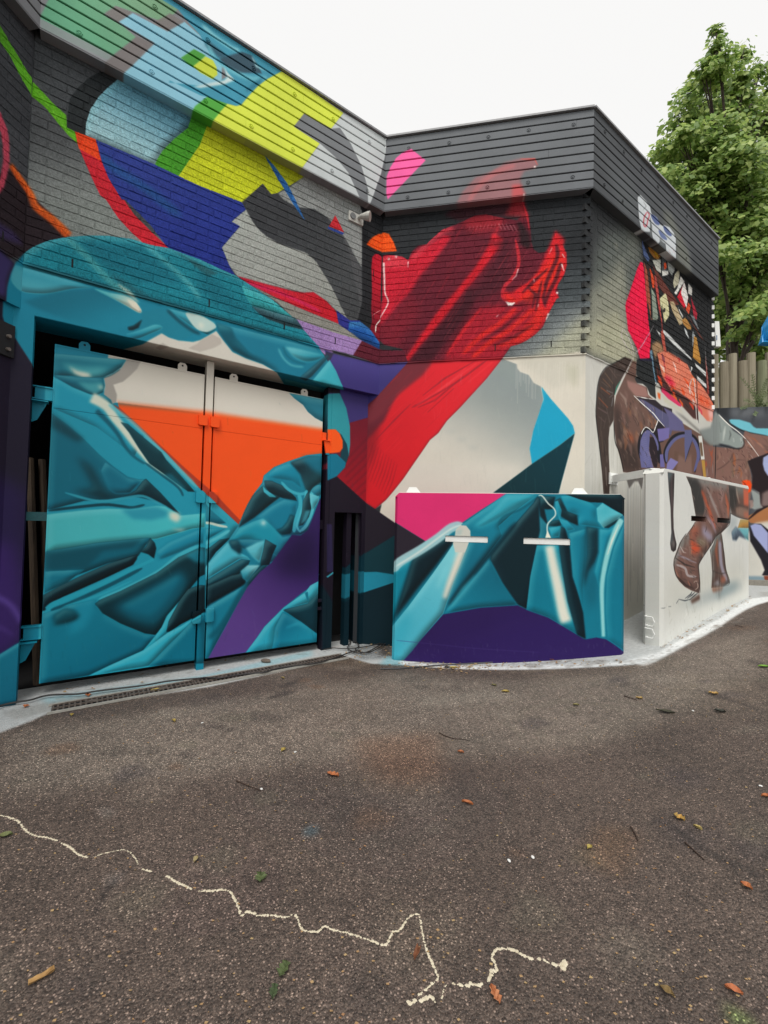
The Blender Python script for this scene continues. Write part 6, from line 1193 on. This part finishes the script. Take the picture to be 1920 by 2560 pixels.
# ------------------------------------------------------------------ fallen leaves
LM_ = {}
def leafmat(h, h2): 
    if h not in LM_: LM_[h] = plain('leaf_'+h.strip('#'), h, .7, gs=60, h2=h2)
    return LM_[h]
def leaf(label, s, w_, l_, ang, h, h2, shape=0):
    (px, py), = pts(s); c_ = on_ground(px, py); bm = []; n_ = 7
    prof = {0: [0, .55, .9, 1, .8, .45, 0], 1: [.1, .9, .5, 1, .45, .7, 0], 2: [.6, .7, .8, .8, .8, .75, .6]}[shape]
    vs_ = []; fs = []
    for i in range(n_):
        y = (i/(n_-1)-.5)*l_*.85; wv = prof[i]*w_*.85/2*rnd.uniform(.85, 1.12); cz = .006+.012*abs(i/(n_-1)-.5)+rnd.uniform(0, .003)
        vs_ += [(-wv, y, cz+.010*prof[i]), (0, y, .003+.004*rnd.random()), (wv, y+rnd.uniform(-.1, .1)*w_, cz+.006*prof[i])]
    for i in range(n_-1): fs += [(i*3, i*3+1, i*3+4, i*3+3), (i*3+1, i*3+2, i*3+5, i*3+4)]
    me = mesh('leaf', vs_, fs); w_ *= .85; o = link('leaf', me, leafmat(h, h2)); o.location = tuple(c_+UP*.002); o.rotation_euler = (0, math.atan(.1 if .5 < c_[0] < 5 else 0)*-1, R(ang))
    o['label'] = label; o['category'] = 'leaf'; o['group'] = 'fallen leaves scattered over the yard'
    md = o.modifiers.new('s', 'SOLIDIFY'); md.thickness = .0008
    return o
OR, OR2, YE, YE2, GR, GR2, BR, BR2 = '#b9713f', '#8d4f2a', '#b09a4c', '#857338', '#56643a', '#414c2c', '#8f5a3c', '#63402c'
for a in (('ochre leaf lying on the drain grate below the left gate leaf', 'W1300,590', .05, .11, -70, YE, YE2), ('orange leaf on the cable at the left end of the drain', 'W730,633', .05, .06, 40, OR, OR2), ('rust leaf by the foot of the left jamb', 'W215,725', .05, .05, 10, OR, OR2),
          ('small pale leaf on the asphalt just below the left end of the drain', 'W595,797', .03, .035, 20, YE, YE2), ('curled yellow leaf on the asphalt below the left gate leaf', 'W1440,845', .035, .05, 50, YE, YE2), ('large orange leaf alone in the middle left of the yard', 'Z832,1940', .05, .085, 70, OR, OR2, 1),
          ('pale upright leaf right of the left gate leaf on open asphalt', 'X690,1090', .03, .045, -30, YE, YE2), ('curled yellow leaf in front of the middle of the near slab', 'Y875,600', .045, .075, 85, YE, YE2), ('olive leaf touching the asphalt left of the curled yellow leaf', 'Y780,548', .03, .05, 70, '#7f7a4a', '#5d5a38'),
          ('dull yellow leaf on the asphalt right of the near slab centre', 'Y1460,712', .035, .05, 70, '#8d8450', '#6a6440'), ('orange leaf in the centre of the foreground above the filler line', 'b1370,158', .03, .07, 65, OR, OR2), ('brown curled leaf beside the tall bend of the filler line', 'b1042,1140', .022, .05, -25, BR, BR2, 2),
          ('torn orange leaf at the bottom below the filler line', 'b1550,1410', .04, .06, 15, '#c98a5f', OR2, 1), ('long tan leaf curl at the bottom left corner of the yard', 'a268,1300', .018, .075, -45, '#c09a62', '#8d6b3f', 2), ('pale leaf right of the broken part of the filler line on the left', 'a1268,530', .022, .035, -10, '#cbbf9a', YE2),
          ('flat green leaf with torn edges left of the filler line centre', 'b30,645', .06, .055, 10, GR, GR2, 1), ('small green leaf in the lower left of the foreground', 'b178,1245', .045, .055, -20, GR, GR2, 1), ('faded green leaf low in the foreground below the small green one', 'b115,1390', .035, .045, 0, '#4d5c3c', '#3c4a2f', 1),
          ('green leaf lying at the left photo edge beside the filler line', 'a35,372', .035, .06, -65, '#6f7440', GR2), ('yellow leaf cluster on the asphalt in the right foreground', 'c1085,255', .05, .05, 30, '#c08f42', YE2, 1), ('split pale leaf beside the yellow cluster on the right', 'c1205,320', .018, .04, 35, '#d8c682', YE2),
          ('orange leaf with a pale rib in the right foreground', 'c1520,700', .035, .045, 30, OR, OR2), ('orange leaf near the bottom right corner above the green patch', 'c1438,1380', .03, .05, 60, '#c5764a', OR2), ('brown leaf near the bottom right, left of the orange leaf', 'c1005,1388', .03, .045, 40, '#8b7346', '#665434'),
          ('pale yellow leaf on the right half of the yard', 'c505,452', .02, .035, -65, '#b8a95a', YE2), ('orange leaf at the right photo edge half way down the yard', 'c1645,115', .03, .05, 80, OR, OR2), ('bright green leaf at the right photo edge below the right slab', 'V1610,1330', .045, .10, 80, '#7fae3a', '#5b8528'),
          ('ochre leaf on the asphalt below the right slab', 'V1030,1640', .05, .065, 70, '#c99a5c', YE2, 1), ('small ochre leaf below the right corner of the near slab', 'V175,1695', .04, .055, 75, '#b08d58', YE2, 1), ('dark folded leaf on the asphalt below the right slab', 'V475,1850', .05, .13, 60, '#3f3d28', '#2a2a1c'),
          ('dark crumpled leaf right of the dark folded leaf', 'V1110,1845', .06, .07, 60, '#33352a', '#22231c', 1), ('yellow ochre leaf against the near slab foot beside the rod', 'Y445,402', .05, .10, -80, '#b39f52', YE2), ('dark leaf against the near slab foot beside the ochre leaf', 'Y390,398', .04, .06, 80, '#4a4436', '#332f26'),
          ('faded orange leaf on the centre of the yard below the curved twig', 'Y505,1105', .025, .045, 75, '#b97a55', OR2), ('tan leaf near the top middle of the open asphalt', 'X685,488', .03, .05, 60, '#a89566', YE2), ('leaf with a brown tip on the white strip near the slab foot', 'Y1255,335', .03, .06, 70, '#a86a4c', BR2)):
    leaf(*a)
for i in range(34):                                     # crumbs of leaves gathered at the foot of the near slab
    pass
lit = MB()
for i in range(420):
    zone = rnd.random()
    if zone < .4: x, y = rnd.gauss(1150, 70), 1668+rnd.gauss(0, 7)
    elif zone < .55: x, y = rnd.uniform(1000, 1560), 1658+rnd.gauss(0, 4)
    elif zone < .75: x = rnd.uniform(1650, 1880); y = 1612-(x-1660)*.54+rnd.gauss(3, 4)
    elif zone < .9: x, y = rnd.uniform(860, 985), 1622+rnd.gauss(0, 14)
    else: x = rnd.uniform(100, 800); y = 1740-(x-100)*.19+rnd.gauss(0, 8)
    c_ = on_ground(x, y); s_ = rnd.uniform(.006, .018); t_ = rnd.uniform(0, 6.3)
    lit.add([c_+V(math.cos(t_+k)*s_, math.sin(t_+k)*s_*.6, .003+rnd.uniform(0, .01)) for k in (0, 1.7, 3.2, 4.6)], [(0, 1, 2, 3)])
for i in range(900):
    x, y = rnd.uniform(0, 1920), 1680+880*rnd.random()**1.6; c_ = on_ground(x, y); s_ = rnd.uniform(.002, .0075); t_ = rnd.uniform(0, 6.3)
    lit.add([c_+V(math.cos(t_+k)*s_, math.sin(t_+k)*s_*.6, .001+rnd.uniform(0, .003)) for k in (0, 1.7, 3.2, 4.6)], [(0, 1, 2, 3)])
o = lit.build('leaf_litter', plain('brown_litter', '#8a6040', .85, gs=9, h2='#a8946a')); o['kind'] = 'stuff'; o['label'] = 'fine brown leaf litter gathered along the foot of walls and slabs'
m_chip = plain('white_chip', '#e4e4e0', .7)
for lb, s in (('white scrap at the upper left of the foreground asphalt', 'b35,60'), ('white scrap at the right photo edge of the yard', 'c1610,40'), ('small white scrap right of the filler line end', 'c135,502'), ('white scrap on the asphalt below the left gate leaf', 'X18,855'), ('white scrap on the asphalt right of the gate', 'X790,1097'), ('white scrap below the right slab in the open yard', 'V795,1832'), ('small white scrap beside the white strip of the right slab', 'V995,893'), ('white scrap at the right edge of the centre foreground', 'b1640,525')):
    (px, py), = pts(s); pebble('paint_scrap', lb, 'scrap', px, py, .010, .007, .003, m_chip, 'white scraps on the yard')

# ------------------------------------------------------------------ trees
m_leaf, t, b = newmat('tree_leaf')
oi = t.nodes.new('ShaderNodeNewGeometry'); cr = t.nodes.new('ShaderNodeValToRGB')
cr.color_ramp.elements[0].color = (.10, .19, .035, 1); cr.color_ramp.elements[1].color = (.52, .62, .20, 1); e_ = cr.color_ramp.elements.new(.5); e_.color = (.26, .39, .09, 1)
t.links.new(oi.outputs['Random Per Island'], cr.inputs[0]); t.links.new(cr.outputs[0], b.inputs['Base Color']); b.inputs['Roughness'].default_value = .5
tl = t.nodes.new('ShaderNodeBsdfTranslucent'); t.links.new(cr.outputs[0], tl.inputs[0]); ms = t.nodes.new('ShaderNodeMixShader'); ms.inputs[0].default_value = .45
t.links.new(b.outputs[0], ms.inputs[1]); t.links.new(tl.outputs[0], ms.inputs[2]); t.links.new(ms.outputs[0], [n for n in t.nodes if n.type == 'OUTPUT_MATERIAL'][0].inputs[0])
m_bark = plain('bark', '#4a3f35', .9, gs=12, bs=.6, bd=.01, h2='#2c251f')
def tree(label, base, H, boughs, nleaf, seed, leafsize):
    rg = np.random.RandomState(seed); root = thing('broadleaf_tree', label, 'tree', loc=tuple(base)); bpy.context.view_layer.update()
    tk = MB(); tk.tube([base, base+V(.05, 0, H*.3), base+V(-.05, .1, H*.65), base+V(0, 0, H*.96)], [.26, .2, .11, .02], 10)
    cl = []
    for (dx, dy, z, r) in boughs:
        a = base+UP*(z*.72); e = base+V(dx, dy, z); tk.tube([a, a+(e-a)*.5+UP*.2, e], [.07, .04, .012], 6); cl.append((e, r))
        for k in range(4):
            e2 = e+rg.normal(0, r*.25, 3); tk.tube([a+(e-a)*.6, (a+(e-a)*.8+e2)/2+UP*.05, e2], [.02, .012, .005], 5)
    part(tk, 'trunk', m_bark, root)
    n = nleaf; w_ = np.array([r**2 for _, r in cl]); idx = rg.choice(len(cl), n, p=w_/w_.sum()); cc = np.array([c for c, _ in cl])[idx]; rr = np.array([r for _, r in cl])[idx]
    sub = rg.normal(0, 1, (len(cl), 14, 3)); sub /= np.linalg.norm(sub, axis=2, keepdims=True); sub *= rg.uniform(.35, .95, (len(cl), 14, 1)); sub[..., 2] *= .7
    pick = rg.randint(0, 14, n); off = sub[idx, pick]+rg.normal(0, .20, (n, 3))*np.array([1.25, 1.25, .5]); off[:, 2] -= .3*(off[:, 0]**2+off[:, 1]**2)
    P = cc+off*rr[:, None]
    out = off/(np.linalg.norm(off, axis=1, keepdims=True)+1e-6)
    nrm = out*.5+rg.normal(0, .45, (n, 3))+np.array([-.1, -.5, .75]); nrm /= np.linalg.norm(nrm, axis=1, keepdims=True)
    tt = rg.normal(0, 1, (n, 3)); a_ = np.cross(nrm, tt); a_ /= np.linalg.norm(a_, axis=1, keepdims=True); b_ = np.cross(nrm, a_)
    s = leafsize*rg.uniform(.6, 1.25, n)[:, None]
    vv = np.stack([P-a_*s*.55, P-b_*s*.38-nrm*s*.05-a_*s*.1, P+b_*s*.38-nrm*s*.05-a_*s*.1, P+a_*s*.35-b_*s*.22, P+a_*s*.35+b_*s*.22, P+a_*s*.62-nrm*s*.12], 1).reshape(-1, 3)
    base_i = np.arange(n)[:, None]*6
    f3 = np.concatenate([base_i+np.array([[0, 1, 2]]), base_i+np.array([[1, 3, 4]]), base_i+np.array([[1, 4, 2]]), base_i+np.array([[3, 5, 4]])], 1).reshape(-1, 3)
    me = bpy.data.meshes.new('crown'); me.vertices.add(len(vv)); me.vertices.foreach_set('co', vv.ravel()); me.loops.add(f3.size); me.loops.foreach_set('vertex_index', f3.ravel().astype(np.int32))
    me.polygons.add(len(f3)); me.polygons.foreach_set('loop_start', np.arange(0, f3.size, 3, dtype=np.int32)); me.update(calc_edges=True); me.validate()
    o = link('crown', me, m_leaf); child(o, root); return root
def wp(px, py, depth):                                 # a point seen at a pixel, at a given depth along the view
    d = ray(px, py); return EYEP+d*(depth/d[1])
TB = wp(1835, 900, 12.5); TB[2] = .6
spots = [(1790, 75, .28), (1784, 120, .42), (1800, 160, .5), (1760, 175, .5), (1735, 225, .6), (1790, 220, .7), (1855, 130, .35), (1850, 185, .5), (1830, 260, .7), (1760, 280, .8), (1712, 290, .6), (1700, 345, .65), (1760, 345, .8), (1830, 340, .8), (1895, 175, .4), (1900, 240, .6), (1895, 310, .8), (1680, 400, .6), (1740, 410, .8), (1810, 420, .9), (1880, 400, .9), (1660, 450, .5), (1700, 470, .7), (1770, 490, .8), (1850, 480, .9), (1920, 470, .9), (1740, 550, .7), (1810, 570, .8), (1880, 560, .9), (1800, 640, .6), (1860, 640, .8), (1920, 620, .9), (1830, 710, .7), (1890, 700, .8), (1830, 780, .6), (1890, 780, .7), (1960, 200, .6), (1960, 300, .9), (1970, 400, 1.0), (1980, 520, 1.0), (1980, 640, 1.0), (1970, 760, 1.0), (2050, 450, 1.1), (2050, 300, .8), (1640, 480, .35)]
rg0 = random.Random(2); bo = []
for x, y, r_ in spots:
    p_ = wp(x, y, 12.5+rg0.uniform(-1.2, .8)); bo.append((p_[0]-TB[0], p_[1]-TB[1], p_[2], r_*(1.0 if y < 260 else 1.12)))
bo = [(a, b_, c_-TB[2], r_) for a, b_, c_, r_ in bo]
tree('tall leafy green tree rising behind the right end of the building', TB, 12.5, bo, 34000, 11, .15)
TB2 = wp(1990, 900, 17); TB2[2] = .6
bo2 = []
for i in range(46):
    p_ = wp(rg0.uniform(1700, 2250), rg0.uniform(420, 900), 16.5+rg0.uniform(-1, 2)); bo2.append((p_[0]-TB2[0], p_[1]-TB2[1], p_[2]-TB2[2], rg0.uniform(.9, 1.5)))
tree('dark dense tree standing further back behind the log fence', TB2, 11, bo2, 24000, 5, .2)
# small fern on the far wall
fern = thing('fern', 'small feathery green plant on top of the far low wall before the log fence', 'plant', loc=tuple(wp(1880, 1018, 6.9))); bpy.context.view_layer.update()
m_fern = plain('fern_green', '#7d8f5c', .6, h2='#4c5f38'); fb = on_plane(1895, 1020, KC+KN*-.12, KN)
for (x, y) in ((1848, 942), (1880, 935), (1920, 945), (1872, 975), (1858, 1000), (1940, 960), (1885, 1040), (1905, 1000), (1850, 1022), (1930, 1010)):
    tip = on_plane(x, y, KC+KN*(.05+.12*rnd.random()), KN); st = fb+KD*rnd.uniform(-.05, .12); mb = MB(); n_ = 14; mid = (st+tip)/2+UP*.07
    pts_ = [st*(1-s)**2+mid*2*s*(1-s)+tip*s*s for s in np.linspace(0, 1, n_)]; mb.tube(pts_, .004, 4)
    for i in range(2, n_-1):
        tv_ = pts_[i+1]-pts_[i]; tv_ /= np.linalg.norm(tv_); sd_ = np.cross(tv_, KN); sd_ /= np.linalg.norm(sd_)
        for sg in (-1, 1):
            l_ = .055*(1-.5*i/n_); q = pts_[i]; e = q+sd_*sg*l_+tv_*.02+KN*rnd.uniform(-.01, .02); mb.add([q, (q+e)/2+tv_*.011, e, (q+e)/2-tv_*.009], [(0, 1, 2, 3)])
    part(mb, 'frond', m_fern, fern)
